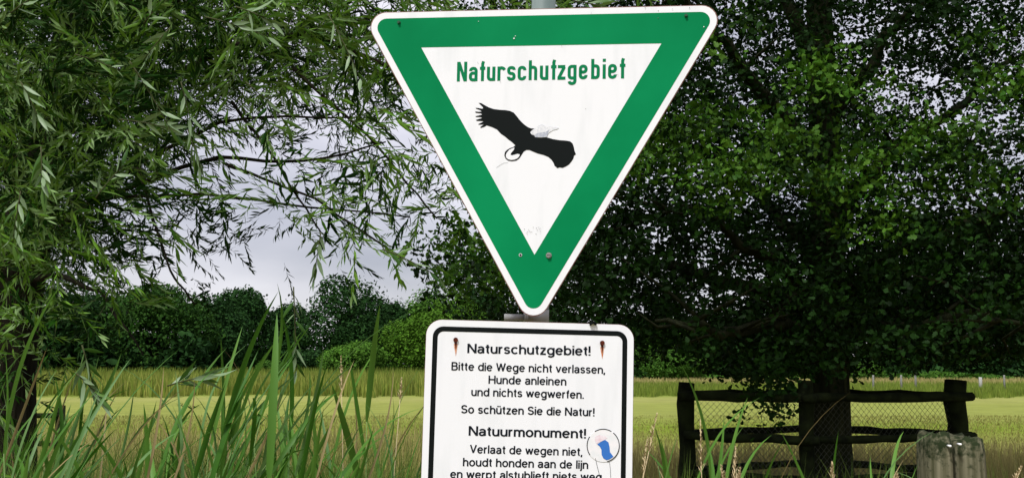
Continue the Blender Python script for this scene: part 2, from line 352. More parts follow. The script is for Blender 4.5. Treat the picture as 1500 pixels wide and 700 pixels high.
def stroke(mb, pts, w, place, y, m=0):
    pts = [np.array(p, float) for p in pts]
    for i in range(1, len(pts) - 1):
        a, b = pts[i] - pts[i - 1], pts[i + 1] - pts[i]
        if a @ b < .35 * np.linalg.norm(a) * np.linalg.norm(b) and np.linalg.norm(a) > 1e-6 and np.linalg.norm(b) > 1e-6:
            stroke(mb, pts[:i + 1], w, place, y, m); stroke(mb, pts[i:], w, place, y - .00003, m); return
    q = [pts[0]]
    for p in pts[1:]:
        if np.linalg.norm(p - q[-1]) > 1e-3: q.append(p)
    q = np.array(q); k = len(q); closed = np.linalg.norm(q[0] - q[-1]) < 1e-6
    d = np.diff(q, axis=0); d /= np.linalg.norm(d, axis=1)[:, None]; nrm = np.stack([-d[:, 1], d[:, 0]], 1)
    A = []; B = []
    for i in range(k):
        a = nrm[i - 1] if i > 0 else (nrm[-1] if closed else nrm[0]); b = nrm[i] if i < k - 1 else (nrm[0] if closed else nrm[-1])
        h = (a + b) / 2; h = h / max(.35, h @ h); A.append(q[i] + h * w / 2); B.append(q[i] - h * w / 2)
    V = [place(p) for p in A] + [place(p) for p in B]
    mb.add([(v[0], y, v[1]) for v in V], [(i, i + k, i + k + 1, i + 1) for i in range(k - 1)], m)
DIN = {'N': (73, [[(10, 0), (10, 146)], [(63, 0), (63, 146)], [(13, 142), (60, 4)]]),
 'a': (62, [rp([(10, 76), (10, 95), (52, 95), (52, 0)]), rp([(52, 60), (10, 60), (10, 10), (52, 10)])]),
 't': (40, [[(20, 0), (20, 128), (26, 146)], [(0, 95), (40, 95)]]),
 'u': (60, [rp([(10, 105), (10, 10), (50, 10)]), [(50, 0), (50, 105)]]),
 'r': (56, [[(10, 0), (10, 105)], rp([(10, 80), (14, 95), (42, 95), (52, 80)], 14)]),
 's': (60, [rp([(50, 78), (50, 95), (10, 95), (10, 54), (50, 50), (50, 10), (9, 10), (9, 28)], 15)]),
 'c': (60, [rp([(51, 74), (51, 95), (10, 95), (10, 10), (51, 10), (51, 31)])]),
 'h': (60, [[(10, 0), (10, 146)], rp([(10, 82), (10, 95), (50, 95), (50, 0)])]),
 'z': (58, [[(2, 95), (56, 95)], [(0, 10), (58, 10)], [(49, 92), (10, 13)]]),
 'g': (62, [rp([(52, 10), (10, 10), (10, 95), (52, 95)]), rp([(52, 105), (52, -30), (12, -30), (10, -14)])]),
 'e': (62, [rp([(10, 52), (51, 52), (51, 95), (10, 95), (10, 10), (51, 10), (51, 30)])]),
 'b': (60, [[(10, 0), (10, 146)], rp([(10, 95), (50, 95), (50, 10), (10, 10)])]),
 'i': (20, [[(10, 0), (10, 105)], [(10, 124), (10, 146)]])}
def mirror(st, w): return [[(w - x, y) for x, y in s_] for s_ in st]
h_ = 6.5
st_n = [(6.5, 44)] + arc(28, 45, 21, 22.5, 180, 0) + [(49, 0)]
st_o = arc(30, 37, 24, 31, 0, 360, 20)
G = {'n': (55.5, [[(6.5, 0), (6.5, 74)], st_n]), 'h': (55.5, [[(6.5, 0), (6.5, 100)], st_n]),
 'u': (55.5, [[(49, 0), (49, 74)], [(49, 30)] + arc(27.5, 29, 21, 22.5, 0, -180) + [(6.5, 74)]]),
 'm': (86, [[(6.5, 0), (6.5, 74)], [(6.5, 46)] + arc(25, 48, 18.5, 19.5, 180, 0) + [(43.5, 0)], [(43.5, 46)] + arc(61.5, 48, 18, 19.5, 180, 0) + [(79.5, 0)]]),
 'r': (34, [[(6.5, 0), (6.5, 74)], arc(27, 43, 20.5, 24, 180, 80)]),
 'a': (56, [arc(27, 51, 20, 16.5, 165, 0) + [(47, 10), (53, 4)], [(47, 42), (28, 39.5)] + arc(23, 22.5, 16.5, 17, 90, 270) + [(34, 8), (46, 24)]]),
 'e': (60, [[(6, 38), (54, 38)], arc(30, 37, 24, 31, 2, 322, 18)]), 'c': (56, [arc(30, 37, 24, 31, 42, 318, 16)]),
 'o': (60, [st_o]), 's': (50, [arc(25, 52.5, 17.5, 15, 15, 270) + arc(25, 22, 18.5, 15.5, 90, -165)[1:]]),
 'S': (64, [arc(32, 72, 24, 21.5, 15, 270) + arc(32, 28.5, 26, 22, 90, -165)[1:]]),
 't': (32, [[(16, 92), (16, 22)] + arc(28, 20, 12, 13.5, 180, 275, 5), [(0, 68.5), (31, 68.5)]]),
 'f': (30, [[(15, 0), (15, 80)] + arc(28, 80, 13, 13.5, 180, 85, 5), [(0, 68.5), (29, 68.5)]]),
 'l': (13, [[(6.5, 0), (6.5, 100)]]), 'i': (13, [[(6.5, 0), (6.5, 74)], [(6.5, 87), (6.5, 100)]]),
 'j': (15, [[(8.5, 74), (8.5, -12), (5, -19), (-4, -20)], [(8.5, 87), (8.5, 100)]]),
 'd': (60, [st_o, [(53.5, 0), (53.5, 100)]]), 'b': (60, [st_o, [(6.5, 0), (6.5, 100)]]), 'p': (60, [st_o, [(6.5, -26), (6.5, 74)]]),
 'g': (60, [st_o, [(53.5, 74), (53.5, -4)] + arc(31, -2, 22.5, 19, 0, -150)]),
 'z': (48, [[(2, 68), (46, 68)], [(0, 6), (48, 6)], [(41, 66), (7, 8)]]),
 'v': (54, [[(4, 74), (27, 4), (50, 74)]]), 'w': (80, [[(4, 74), (22, 4), (40, 70), (58, 4), (76, 74)]]),
 'V': (68, [[(4, 100), (34, 4), (64, 100)]]), 'W': (98, [[(4, 100), (27, 4), (49, 96), (71, 4), (94, 100)]]),
 'N': (72, [[(6.5, 0), (6.5, 100)], [(65.5, 0), (65.5, 100)], [(8, 97), (64, 3)]]), 'H': (72, [[(6.5, 0), (6.5, 100)], [(65.5, 0), (65.5, 100)], [(6.5, 52), (65.5, 52)]]),
 'B': (66, [[(6.5, 0), (6.5, 100)], [(6.5, 93.5), (36, 93.5)] + arc(36, 73.5, 20, 20, 90, -90, 8) + [(6.5, 53.5)], [(6.5, 53.5), (38, 53.5)] + arc(38, 30, 22, 23.5, 90, -90, 8) + [(6.5, 6.5)]]),
 '!': (14, [[(7, 30), (7, 100)], [(7, 0), (7, 14)]]), ',': (14, [[(7, 14), (7, 0), (2, -14)]]), '.': (14, [[(7, 0), (7, 14)]]), ' ': (24, [])}
G['\u00fc'] = (55.5, G['u'][1] + [[(17, 87), (17, 100)], [(38, 87), (38, 100)]])
def text_line(parent, plate, s, p0, p1, cap, w=13, font=G, gap=9.5, y=-.0004, ink=M_ink, adv=None):
    A = plate.uv(*p0); B = plate.uv(*p1); e = (B - A); Lm = np.linalg.norm(e); e /= Lm; nrm_ = np.array([-e[1], e[0]])
    if adv is None:
        xs = []; x = 0
        for ch in s: xs.append(x); x += font[ch][0] + gap
        tot = x - gap; caph = 100
    else: xs = adv; tot = adv[-1] + font[s[-1]][0]; caph = 146
    sx = Lm / tot; mid = ((p0[0] + p1[0]) / 2, (p0[1] + p1[1]) / 2)
    sy = np.linalg.norm(plate.uv(mid[0], mid[1] - cap) - plate.uv(*mid)) / caph
    mb = MB(); k = 0
    for ch, x in zip(s, xs):
        for j, st_ in enumerate(font[ch][1]):
            stroke(mb, st_, w, lambda p, x=x: A + e * (x + p[0]) * sx + nrm_ * p[1] * sy, y - .00008 * j, 0)
    return mb.obj('lettering', ink, parent)
def outline(plate, pts): return [plate.uv(*p) for p in pts]
def disc(mb, c, r, y0, y1, n=14, m=0, wob=0):
    mb.prism([(c[0] + r * (1 + wob * math.sin(3.1 * i)) * math.cos(2 * math.pi * i / n), c[1] + r * (1 + wob * math.sin(3.1 * i)) * math.sin(2 * math.pi * i / n)) for i in range(n)], y0, y1, m, m)
def earclip(P):
    P = [tuple(p) for p in P]; n = len(P); idx = list(range(n))
    ar = sum(P[i][0] * P[(i + 1) % n][1] - P[(i + 1) % n][0] * P[i][1] for i in range(n))
    if ar < 0: idx.reverse()
    T = []; cr_ = lambda a, b, c: (b[0] - a[0]) * (c[1] - a[1]) - (b[1] - a[1]) * (c[0] - a[0])
    guard = 0
    while len(idx) > 3 and guard < 5000:
        for i in range(len(idx)):
            a, b, c = idx[i - 1], idx[i], idx[(i + 1) % len(idx)]
            if cr_(P[a], P[b], P[c]) <= 0: continue
            if any(cr_(P[a], P[b], P[q]) >= 0 and cr_(P[b], P[c], P[q]) >= 0 and cr_(P[c], P[a], P[q]) >= 0 for q in idx if q not in (a, b, c)): continue
            T.append((a, b, c)); idx.pop(i); break
        else: idx.pop(0)
        guard += 1
    T.append(tuple(idx)); return T
def flat(mb, P, y, m=0): mb.add([(p[0], y, p[1]) for p in P], earclip(P), m)

# --- the triangular sign
TM = pose(-8.376, 1.60, 1.662, .05137, 2.0999)
# refit about Y = 2: location x, z as solved
tri_sign = empty('triangular_sign', (0, 0, 0), 'white triangular nature reserve sign with broad green border and black eagle', 'road sign')
tri_sign.matrix_basis = TM
TP = Plate(TM); SI = .48655
# outer outline: measured offset of the plate's rim from the inner triangle
rim = -TP.uv(793, 66.5)[1] + TP.uv(796.5, 13.5)[1]
bw = .0125
mb = MB(); mb.prism(round_poly(off_tri(SI, rim), .030)[:, :], 0, .003, 0, 1)
# folded rim behind the plate, rusty along its outer edge
mb.ring(round_poly(off_tri(SI, rim + .0015), .031), round_poly(off_tri(SI, rim - .0006), .0295), .0008, 1)
mb.obj('plate', [M_white, M_edge], tri_sign)
A_ = round_poly(off_tri(SI, rim - bw), .0185); 
mb = MB()
# green field with a triangular hole: each corner arc and edge joins the sharp inner corner
IT = tri(SI); kk = 9; V = [(p[0], -.0003, p[1]) for p in A_] + [(p[0], -.0003, p[1]) for p in IT]; FF = []
n_ = len(A_)
for c in range(3):
    for j in range(kk - 1): FF.append((c * kk + j, c * kk + j + 1, n_ + c))
    a_ = c * kk + kk - 1; b_ = ((c + 1) * kk) % n_; FF.append((a_, b_, n_ + (c + 1) % 3)); FF.append((a_, n_ + (c + 1) % 3, n_ + c))
mb.add(V, FF); mb.obj('green_border', M_green, tri_sign)
adv = [v - 147 for v in (147, 237, 317, 371, 449, 521, 599, 680, 762, 842, 890, 965, 1046, 1135, 1218, 1257, 1340)]
text_line(tri_sign, TP, 'Naturschutzgebiet', (640 + 147 / 5, 60 + 299 / 5), (640 + 1380 / 5, 60 + 276 / 5), 29, w=22.5, font=DIN, ink=M_dinlet, adv=adv)
# eagle with spread wings, outline in photo pixels
zx = lambda x, y: (680 + x / 5, 130 + y / 5)
EAG = [(105,105),(125,107),(150,122),(180,138),(215,150),(260,156),(300,158),(335,164),(362,176),(385,202),(402,225),(425,250),(448,270),(470,284),(490,292),(520,292),
 (505,298),(488,312),(484,322),(492,334),(510,343),(522,357),(560,360),(605,357),(650,370),(700,378),(745,381),(775,386),(794,402),(803,428),(808,455),(819,482),(805,490),(800,512),
 (785,535),(768,556),(745,570),(720,581),(700,577),(680,583),(672,572),(662,566),(655,545),(640,522),(615,500),(580,486),(540,476),(505,462),(478,450),(455,450),(436,462),(424,480),(412,500),
 (400,515),(380,528),(350,532),(322,528),(303,512),(294,490),(298,465),(312,450),(335,436),(360,428),(374,415),(350,392),(325,374),(300,352),(270,332),(240,300),(205,283),(165,270),(150,280),(120,289),(118,282),(135,268),(148,262),
 (130,264),(105,265),(103,260),(125,250),(142,240),(120,238),(92,237),(85,230),(110,222),(133,215),(120,210),(86,208),(82,203),(110,196),(133,190),(120,182),(84,178),(80,168),(105,170),(130,168),(115,158),(88,148),(83,141),(105,143),(132,148),(140,140),(122,122)]
mb = MB(); flat(mb, outline(TP, [zx(*p) for p in EAG]), -.0004); eagle = mb.obj('eagle_emblem', M_black, tri_sign)
# the white loop between claw and prey
LOOP = [(312,470),(330,448),(352,438),(368,432),(364,448),(352,462),(342,474),(340,486),(352,489),(370,484),(390,478),(408,482),(402,498),(388,512),(368,520),(345,523),(322,518),(308,505),(304,488)]
mb = MB(); flat(mb, outline(TP, [zx(*p) for p in LOOP]), -.0006); mb.obj('claw_gap', M_white, eagle)
mb = MB(); st_ = [TP.uv(*zx(*p)) for p in [(322,541),(290,545),(262,560),(245,572),(236,580)]]; stroke(mb, st_, .0006, lambda p: p, -.0005); mb.obj('prey_tail', M_scratch, eagle)
mb = MB(); flat(mb, outline(TP, [zx(*p) for p in [(492,318),(505,300),(545,270),(570,262),(610,276),(650,280),(695,288),(680,298),(650,305),(620,325),(604,352),(560,352),(520,350),(505,335)]]), -.0008)
flat(mb, outline(TP, [zx(*p) for p in [(515,338),(540,325),(600,318),(622,300),(606,356),(560,358),(520,356)]]), -.0011, 1)
mb.obj('torn_sticker', [M_silver, mat('grey_foil', (.30, .33, .42), .4, .6, col2=(.55, .57, .62), scale=500)], tri_sign)
for (px, py, r, mt) in ((584.5, 33.5, .0026, M_boltg), (1005, 23.5, .0026, M_boltg), (804, 374, .0042, M_bolt)):
    c = TP.uv(px, py); mb = MB(); disc(mb, c, r * 1.35, -.0022, -.0009, 12, 1); disc(mb, c, r, -.0052, -.0022, 10)
    b = mb.obj('bolt', [mt, M_bolt if mt is M_bolt else M_boltg], tri_sign)
    if mt is M_bolt:
        mb = MB(); mb.add([(c[0] - r * .9, -.0054, c[1] - .0005), (c[0] + r * .9, -.0054, c[1] - .0005), (c[0] + r * .9, -.0054, c[1] + .0006), (c[0] - r * .9, -.0054, c[1] + .0006)], [(0, 1, 2, 3)]); mb.obj('screw_slot', M_black, b)
c = TP.uv(762.5, 373.5); mb = MB(); disc(mb, c, .0032, -.0012, -.0009, 12, 1); disc(mb, c, .0022, -.0016, -.0012, 12, 0); mb.obj('bolt_hole', [M_black, M_silver], tri_sign)
mb = MB()
for (px, py, r) in [(753, 57, .0016), (755, 53.5, .0009), (701, 32, .0007), (1031, 40, .0011), (964, 15, .0012), (972, 212, .0012), (967, 211, .001)]:
    disc(mb, TP.uv(px, py), r, -.0016, -.0012, 7, 0, .3)
mb.obj('paint_chips', M_white, tri_sign)['kind'] = 'stuff'
mb = MB(); rr = random.Random(3)
for i in range(26):
    px = rr.gauss(778, 9); py = rr.choice([335, 337, 341]) + rr.gauss(0, 2.2); u = TP.uv(px, py); w_ = rr.uniform(.0002, .0011)
    mb.add([(u[0] - w_, -.0014, u[1] - .0003), (u[0] + w_, -.0014, u[1] - .0003), (u[0] + w_, -.0014, u[1] + .0004), (u[0] - w_, -.0014, u[1] + .0004)], [(0, 1, 2, 3)])
for (px, py) in [(964, 27), (945, 12), (866, 20), (823, 68), (905, 110), (858, 160), (733, 120), (700, 92), (985, 14), (1010, 12)]:
    disc(mb, TP.uv(px, py), rr.uniform(.0004, .0009), -.0016, -.0013, 6, 0)
mb.obj('scuff_marks', mat('dirt_marks', (.12, .12, .12), .8, .1), tri_sign)['kind'] = 'stuff'

# --- the information sign below
IM = pose(3.45, .5, 1.42, .0366, 1.6739)
info = empty('information_sign', (0, 0, 0), 'white board with black border, German and Dutch text, rusty nails, under the triangle', 'information board')
info.matrix_basis = IM; IP = Plate(IM)
tl = IP.uv(625.5, 468.5); tr = IP.uv(928.5, 475.0); vt = (tl[1] + tr[1]) / 2; u0, u1 = tl[0] , tr[0]; u0 -= .0004
vb = vt - .50
def rect(d): return np.array([(u0 + d, vb + d), (u1 - d, vb + d), (u1 - d, vt - d), (u0 + d, vt - d)])
mb = MB(); mb.prism(round_poly(rect(0), .030), 0, .003, 0, 1); mb.ring(round_poly(rect(-.0006), .0305), round_poly(rect(.0012), .029), .0009, 1)
mb.obj('plate', [M_white, M_edge], info)
mb = MB(); mb.ring(round_poly(rect(.0125), .0205), round_poly(rect(.0222), .0115), -.0003); mb.obj('black_border', M_black, info)
zz = lambda x, y: (600 + x / 2.69, 440 + y / 2.69)
for s, p0, p1, cap, w in [('Naturschutzgebiet!', (228, 206.5), (712, 216.5), 13.8, 12.5), ('Bitte die Wege nicht verlassen,', (165, 274), (770, 288), 12.0, 12), ('Hunde anleinen', (311, 327), (617, 334), 12.0, 12),
    ('und nichts wegwerfen.', (243, 375), (686, 386), 12.0, 12), ('So sch\u00fctzen Sie die Natur!', (203, 443), (728, 455), 12.0, 12.5), ('Natuurmonument!', (233, 531), (694, 542), 14.0, 12.5),
    ('Verlaat de wegen niet,', (238, 600), (680, 611), 12.2, 12), ('houdt honden aan de lijn', (210, 651), (703, 662), 12.2, 12), ('en werpt alstublieft niets weg.', (160, 698), (765, 710), 12.2, 12)]:
    text_line(info, IP, s, zz(*p0), zz(*p1), cap, w + 4.2)
for (px, py) in [(667.5, 497.5), (882, 502)]:
    c = IP.uv(px, py); mb = MB(); disc(mb, c, .0046, -.0036, -.0012, 12, 0, .12); nail = mb.obj('rusty_nail', M_rust, info)
    mb = MB(); q = lambda x, y: IP.uv(px + x, py + y)
    flat(mb, [q(-2.4, 0), q(2.4, 0), q(1.6, 6), q(1, 11), q(.2, 15), q(-.5, 11), q(-1.4, 6)], -.0008); mb.obj('rust_run', M_rust, info)
    mb = MB(); flat(mb, [q(-2.9, 6), q(2.9, 6), q(2.2, 12), q(1.1, 19), q(.2, 24), q(-.8, 18), q(-2, 12)], -.0004); mb.obj('rust_stain', M_rustrun, info)
# round sticker, mostly scraped away
sk = empty('round_sticker', (0, 0, 0)); sk.parent = info; c0 = IP.uv(883.5, 652); r0 = np.linalg.norm(IP.uv(907, 652) - c0)
mb = MB(); mb.prism([(c0[0] + r0 * math.cos(a), c0[1] + r0 * math.sin(a)) for a in np.linspace(0, 2 * math.pi, 40, endpoint=False)], -.0008, -.0004, 0, 0); mb.obj('sticker_ground', mat('sticker_white', (.74, .76, .78), .45, .3, col2=(.82, .80, .82), scale=90), sk)
mb = MB()
for a0, a1 in ((60, 122), (148, 215), (-25, 52), (-75, -22)):
    stroke(mb, [(c0[0] + r0 * math.cos(math.radians(a)), c0[1] + r0 * math.sin(math.radians(a))) for a in np.linspace(a0, a1, 14)], .0016, lambda p: p, -.0011)
mb.obj('sticker_ring', M_black, sk)
zs = lambda x, y: (840 + x / 7.78, 610 + y / 7.78)
mb = MB(); flat(mb, outline(IP, [zs(*p) for p in [(270,312),(310,285),(360,262),(398,290),(410,345),(415,400),(455,452),(415,480),(375,492),(340,470),(320,430),(318,370),(298,335)]]), -.0013); mb.obj('blue_shape', M_blue, sk)
mb = MB(); flat(mb, outline(IP, [zs(*p) for p in [(245,225),(300,205),(350,215),(385,240),(355,262),(300,286),(262,308),(245,270)]]), -.0011); mb.obj('pink_shape', M_pink, sk)
mb = MB()
stroke(mb, [IP.uv(*zs(*p)) for p in [(250,470),(265,540),(285,620),(310,720)]], .0008, lambda p: p, -.0010)
stroke(mb, [IP.uv(*zs(*p)) for p in [(410,515),(420,600),(425,720)]], .0006, lambda p: p, -.0010); mb.obj('scratch', M_ink, info)
mb = MB(); rr = random.Random(5); c = IP.uv(868, 473.5)
for i in range(9):
    p = c + np.array([rr.gauss(0, .0035), rr.gauss(0.0, .0018)]); disc(mb, p, rr.uniform(.0012, .0026), -.004 - .0007 * i, 0.002, 7, 0, .3)
mb.obj('tie_knot', M_black, info)

# --- the post that carries both signs
pb = at(785.5, 465, 2.16); pt_ = at(796.5, 0, 2.16); dr = (pt_ - pb) / np.linalg.norm(pt_ - pb)
foot = pb - dr * (pb[2] / dr[2]); top = pb + dr * 1.05
post = empty('sign_post', tuple(foot), 'slightly leaning round metal post behind the two signs', 'sign post')
mb = MB(); mb.tube([(0, 0, 0), top * 0 + dr * np.linalg.norm(top - foot) * .5, top - foot], .0262, 24); mb.obj('pole', M_pole, post, smooth=True)
Rm = np.array(IM.to_3x3())
def local(p): return np.asarray(p) - foot
for (px, py, Y_, sx, sz) in ((785.5, 463, 2.112, .050, .026), (796, 40, 2.105, .05, .03), (785.5, 640, 2.112, .05, .03)):
    mb = MB(); p = local(at(px, py, Y_ + .02)); mb.box(p, sx, .035, sz, Rm); clamp = mb.obj('clamp', M_clamp, post)
    if py == 463:
        mb = MB(); q = local(at(754, 464.5, 2.115)); mb.box(q, .043, .02, .0125, Rm); mb.obj('clamp_arm', M_clamp, clamp)
        mb = MB(); q = local(at(771, 462.5, 2.10)); mb.box(q, .007, .014, .018, Rm); mb.obj('clamp_lip', M_clamp, clamp)

# ------------------------------------------------------------------ tree fence round the oak
PL = {'L': (at(1005, 537, 10.0), .165, 1.447), 'N': (at(1178, 537, 9.38), .125, 1.475), 'R': (at(1398, 537, 10.0), .185, 1.473)}
pF = PL['L'][0] + PL['R'][0] - PL['N'][0]; pF[1] = 10.9; PL['F'] = (pF, .14, 1.44)
fence = empty('tree_guard_fence', tuple(at(1200, 537, 10) * (1, 1, 0)), 'dark mossy rail and wire mesh enclosure round the oak trunk', 'fence')
fo = np.array(fence.location)
rr = random.Random(11)
for k_, (p, w_, zt) in PL.items():
    mb = MB(); b = np.array([p[0], p[1], 0]) - fo; n = 7
    pts = [b + (rr.uniform(-.012, .012), rr.uniform(-.01, .01), zt * i / n) for i in range(n + 1)]
    mb.tube(pts, [w_ * .5 * rr.uniform(.9, 1.12) for _ in pts], 9, jit=.12, seed=ord(k_)); mb.obj('post', M_rail, fence)
def rail(a, b, z0, z1, r0_, ov0, ov1, seed, sag=0):
    a = np.array([a[0], a[1], z0]) - fo; b = np.array([b[0], b[1], z1]) - fo; d = (b - a) / np.linalg.norm(b - a); a = a - d * ov0; b = b + d * ov1
    r_ = np.random.RandomState(seed); n = 9; pts = [a + (b - a) * i / n + np.array([0, 0, r_.uniform(-.008, .008) - sag * math.sin(math.pi * i / n)]) for i in range(n + 1)]
    mb = MB(); mb.tube(pts, [r0_ * r_.uniform(.88, 1.12) for _ in pts], 8, jit=.12, seed=seed); return mb.obj('rail', M_rail, fence)
Lp, Np, Rp_, Fp = PL['L'][0], PL['N'][0], PL['R'][0], PL['F'][0]
fy = np.array([0, -.1, 0]); by = np.array([0, .1, 0])
sd_ = 20
for z, r_ in ((1.32, .043), (.95, .037), (.60, .037)):
    rail(Lp + fy, Np + fy, z, z - .0, r_, .10 if z > 1.2 else .05, .08, sd_); rail(Np + fy * 1.1, Rp_ + fy, z + .005, z - .005, r_, .06, .15, sd_ + 1)
    rail(Lp + by, Fp + by, z + .01, z + .012, r_ * .92, .06, .05, sd_ + 2); rail(Fp + by, Rp_ + by, z, z, r_ * .95, .05, .17, sd_ + 3); sd_ += 4
def wire_panel(a, b, z0, z1, name='wire_mesh'):
    a = np.array(a) - fo; b = np.array(b) - fo; d = np.array([b[0] - a[0], b[1] - a[1], 0]); Lh = np.linalg.norm(d); d /= Lh; H = z1 - z0; mb = MB(); pitch = .062
    k = int((Lh + H) / pitch) + 1; r_ = random.Random(int(a[0] * 100))
    for i in range(k):
        for sgn in (1, -1):
            s0 = i * pitch - (H if sgn > 0 else 0); pts = []
            u_a, v_a = s0, 0.0; u_b, v_b = s0 + sgn * H, H
            if sgn < 0: u_a, u_b = s0, s0 - H
            # clip to panel
            t0, t1 = 0, 1
            for lim, cmp_ in ((0, 1), (Lh, -1)):
                fa, fb = (u_a - lim) * cmp_, (u_b - lim) * cmp_
                if fa < 0 and fb < 0: t1 = -1
                elif fa < 0: t0 = max(t0, fa / (fa - fb))
                elif fb < 0: t1 = min(t1, fa / (fa - fb))
            if t1 <= t0: continue
            P0 = a + d * (u_a + (u_b - u_a) * t0); P1 = a + d * (u_a + (u_b - u_a) * t1)
            P0 = np.array([P0[0], P0[1], z0 + H * t0]); P1 = np.array([P1[0], P1[1], z0 + H * t1])
            n = max(2, int(np.linalg.norm(P1 - P0) / .12)); pts = [P0 + (P1 - P0) * j / n + np.array([r_.uniform(-.003, .003), r_.uniform(-.004, .004) + sgn * .0015, r_.uniform(-.003, .003)]) for j in range(n + 1)]
            mb.tube(pts, .0019, 3, caps=False)
    o = mb.obj(name, M_wire, fence); o['kind'] = 'stuff'; return o
wire_panel(Lp, Np, .1, 1.29); wire_panel(Np, Rp_, .1, 1.29); wire_panel(Lp + by * .2, Fp, .1, .93); wire_panel(Fp, Rp_ + by * .2, .1, .93)
# low dark field fence seen through the reeds under the willow
f2 = empty('field_fence', tuple(at(92, 537, 13) * (1, 1, 0)), 'low dark wooden fence beside the willow trunk, seen behind the reeds', 'fence'); fo2 = np.array(f2.location)
for px in (92, -60, -240):
    b = at(px, 537, 13) * (1, 1, 0) - fo2; mb = MB(); mb.tube([b, b + (0.01, 0, .5), b + (0, 0, 1.12)], [.065, .06, .058], 8, jit=.1, seed=px + 300); mb.obj('post', M_rail, f2)
for z, s_ in ((1.0, 1), (.66, 2), (.36, 3)):
    a = at(-250, 537, 12.95) * (1, 1, 0) - fo2; b = at(95, 537, 12.92) * (1, 1, 0) - fo2; mb = MB(); mb.tube([a + (0, 0, z), (a + b) / 2 + (0, 0, z - .01), b + (0, 0, z)], [.036, .04, .036], 7, jit=.1, seed=s_); mb.obj('rail', M_rail, f2)

# ------------------------------------------------------------------ split weathered gate post at the right
gp_c = at(1387, 537, 4.0) * (1, 1, 0)
M_old = bpy.data.materials.new('weathered_wood'); M_old.use_nodes = True; t = M_old.node_tree; b = t.nodes['Principled BSDF']; b.inputs['Roughness'].default_value = .95; b.inputs['Specular IOR Level'].default_value = .1
c_ = N(t, 'ShaderNodeTexCoord'); mp_ = N(t, 'ShaderNodeMapping'); mp_.inputs['Scale'].default_value = (1, 1, .06); t.links.new(c_.outputs['Object'], mp_.inputs[0])
n1 = N(t, 'ShaderNodeTexNoise'); n1.inputs['Scale'].default_value = 55; n1.inputs['Detail'].default_value = 8; t.links.new(mp_.outputs[0], n1.inputs['Vector'])
r1 = N(t, 'ShaderNodeValToRGB'); r1.color_ramp.elements[0].position = .3; r1.color_ramp.elements[0].color = (.06, .06, .03, 1); r1.color_ramp.elements[1].position = .72; r1.color_ramp.elements[1].color = (.205, .19, .125, 1); t.links.new(n1.outputs['Fac'], r1.inputs[0])
n2 = N(t, 'ShaderNodeTexNoise'); n2.inputs['Scale'].default_value = 34; n2.inputs['Detail'].default_value = 8; n2.inputs['Roughness'].default_value = .65; t.links.new(c_.outputs['Object'], n2.inputs['Vector'])
sp_ = N(t, 'ShaderNodeSeparateXYZ'); t.links.new(c_.outputs['Object'], sp_.inputs[0])
ma = N(t, 'ShaderNodeMapRange'); ma.inputs['From Min'].default_value = 1.15; ma.inputs['From Max'].default_value = 1.36; ma.inputs['To Min'].default_value = -.22; ma.inputs['To Max'].default_value = .14; t.links.new(sp_.outputs['Z'], ma.inputs['Value'])
ad = N(t, 'ShaderNodeMath', operation='ADD'); t.links.new(n2.outputs['Fac'], ad.inputs[0]); t.links.new(ma.outputs[0], ad.inputs[1])
r2 = N(t, 'ShaderNodeValToRGB'); r2.color_ramp.elements[0].position = .42; r2.color_ramp.elements[1].position = .62; t.links.new(ad.outputs[0], r2.inputs[0])
mm = N(t, 'ShaderNodeMixRGB'); mm.inputs[2].default_value = (.018, .026, .010, 1); t.links.new(r2.outputs[0], mm.inputs[0]); t.links.new(r1.outputs[0], mm.inputs[1]); t.links.new(mm.outputs[0], b.inputs['Base Color'])
bp = N(t, 'ShaderNodeBump'); bp.inputs['Strength'].default_value = .9; bp.inputs['Distance'].default_value = .006; t.links.new(n1.outputs['Fac'], bp.inputs['Height']); t.links.new(bp.outputs[0], b.inputs['Normal'])
gp = empty('gate_post', tuple(gp_c), 'thick weathered grey wooden post with split and mossy top beside the wire enclosure', 'wooden post')
def half_post(x0, x1, y0, y1, zt, seed):
    r_ = np.random.RandomState(seed); nseg = 22; nz_ = 26; V = []; cx, cy, ax, ay = (x0 + x1) / 2, (y0 + y1) / 2, (x1 - x0) / 2, (y1 - y0) / 2
    ph = r_.uniform(0, 6, 4)
    for i in range(nz_ + 1):
        z = zt * i / nz_
        for j in range(nseg):
            a = 2 * math.pi * j / nseg; ca, sa = math.cos(a), math.sin(a); e = .72
            q = 1 + .035 * math.sin(5 * a + ph[0]) + .02 * math.sin(9 * a + ph[1]) + .02 * math.sin(z * 7 + ph[2] + 2 * a) + .012 * r_.uniform(-1, 1)
            taper = 1 - .12 * max(0, (z / zt - .93) / .07) ** 2
            zz_ = z
            if i == nz_: zz_ = z + r_.uniform(-.012, .012) - .01 * abs(ca)
            V.append((cx + ax * q * taper * math.copysign(abs(ca) ** e, ca), cy + ay * q * taper * math.copysign(abs(sa) ** e, sa), zz_))
    Fq = [(i * nseg + j, i * nseg + (j + 1) % nseg, (i + 1) * nseg + (j + 1) % nseg, (i + 1) * nseg + j) for i in range(nz_) for j in range(nseg)]
    V.append((cx, cy, zt - .012)); Fq += [(nz_ * nseg + j, nz_ * nseg + (j + 1) % nseg, len(V) - 1) for j in range(nseg)]
    mb = MB(); mb.add(V, Fq); return mb.obj('split_half', M_old, gp, smooth=True)
half_post(-.112, -.012, -.09, .10, 1.352, 1); half_post(-.007, .112, -.095, .10, 1.338, 2)
for (px, py) in ((1392.5, 653), (1407.5, 650.5)):
    p = at(px, py, 3.885) - gp_c; mb = MB(); mb.tube([p, p + (0, .03, 0)], [.0045, .004], 10); mb.obj('nail', mat('bright_nail', (.8, .8, .8), .3, .6), gp)

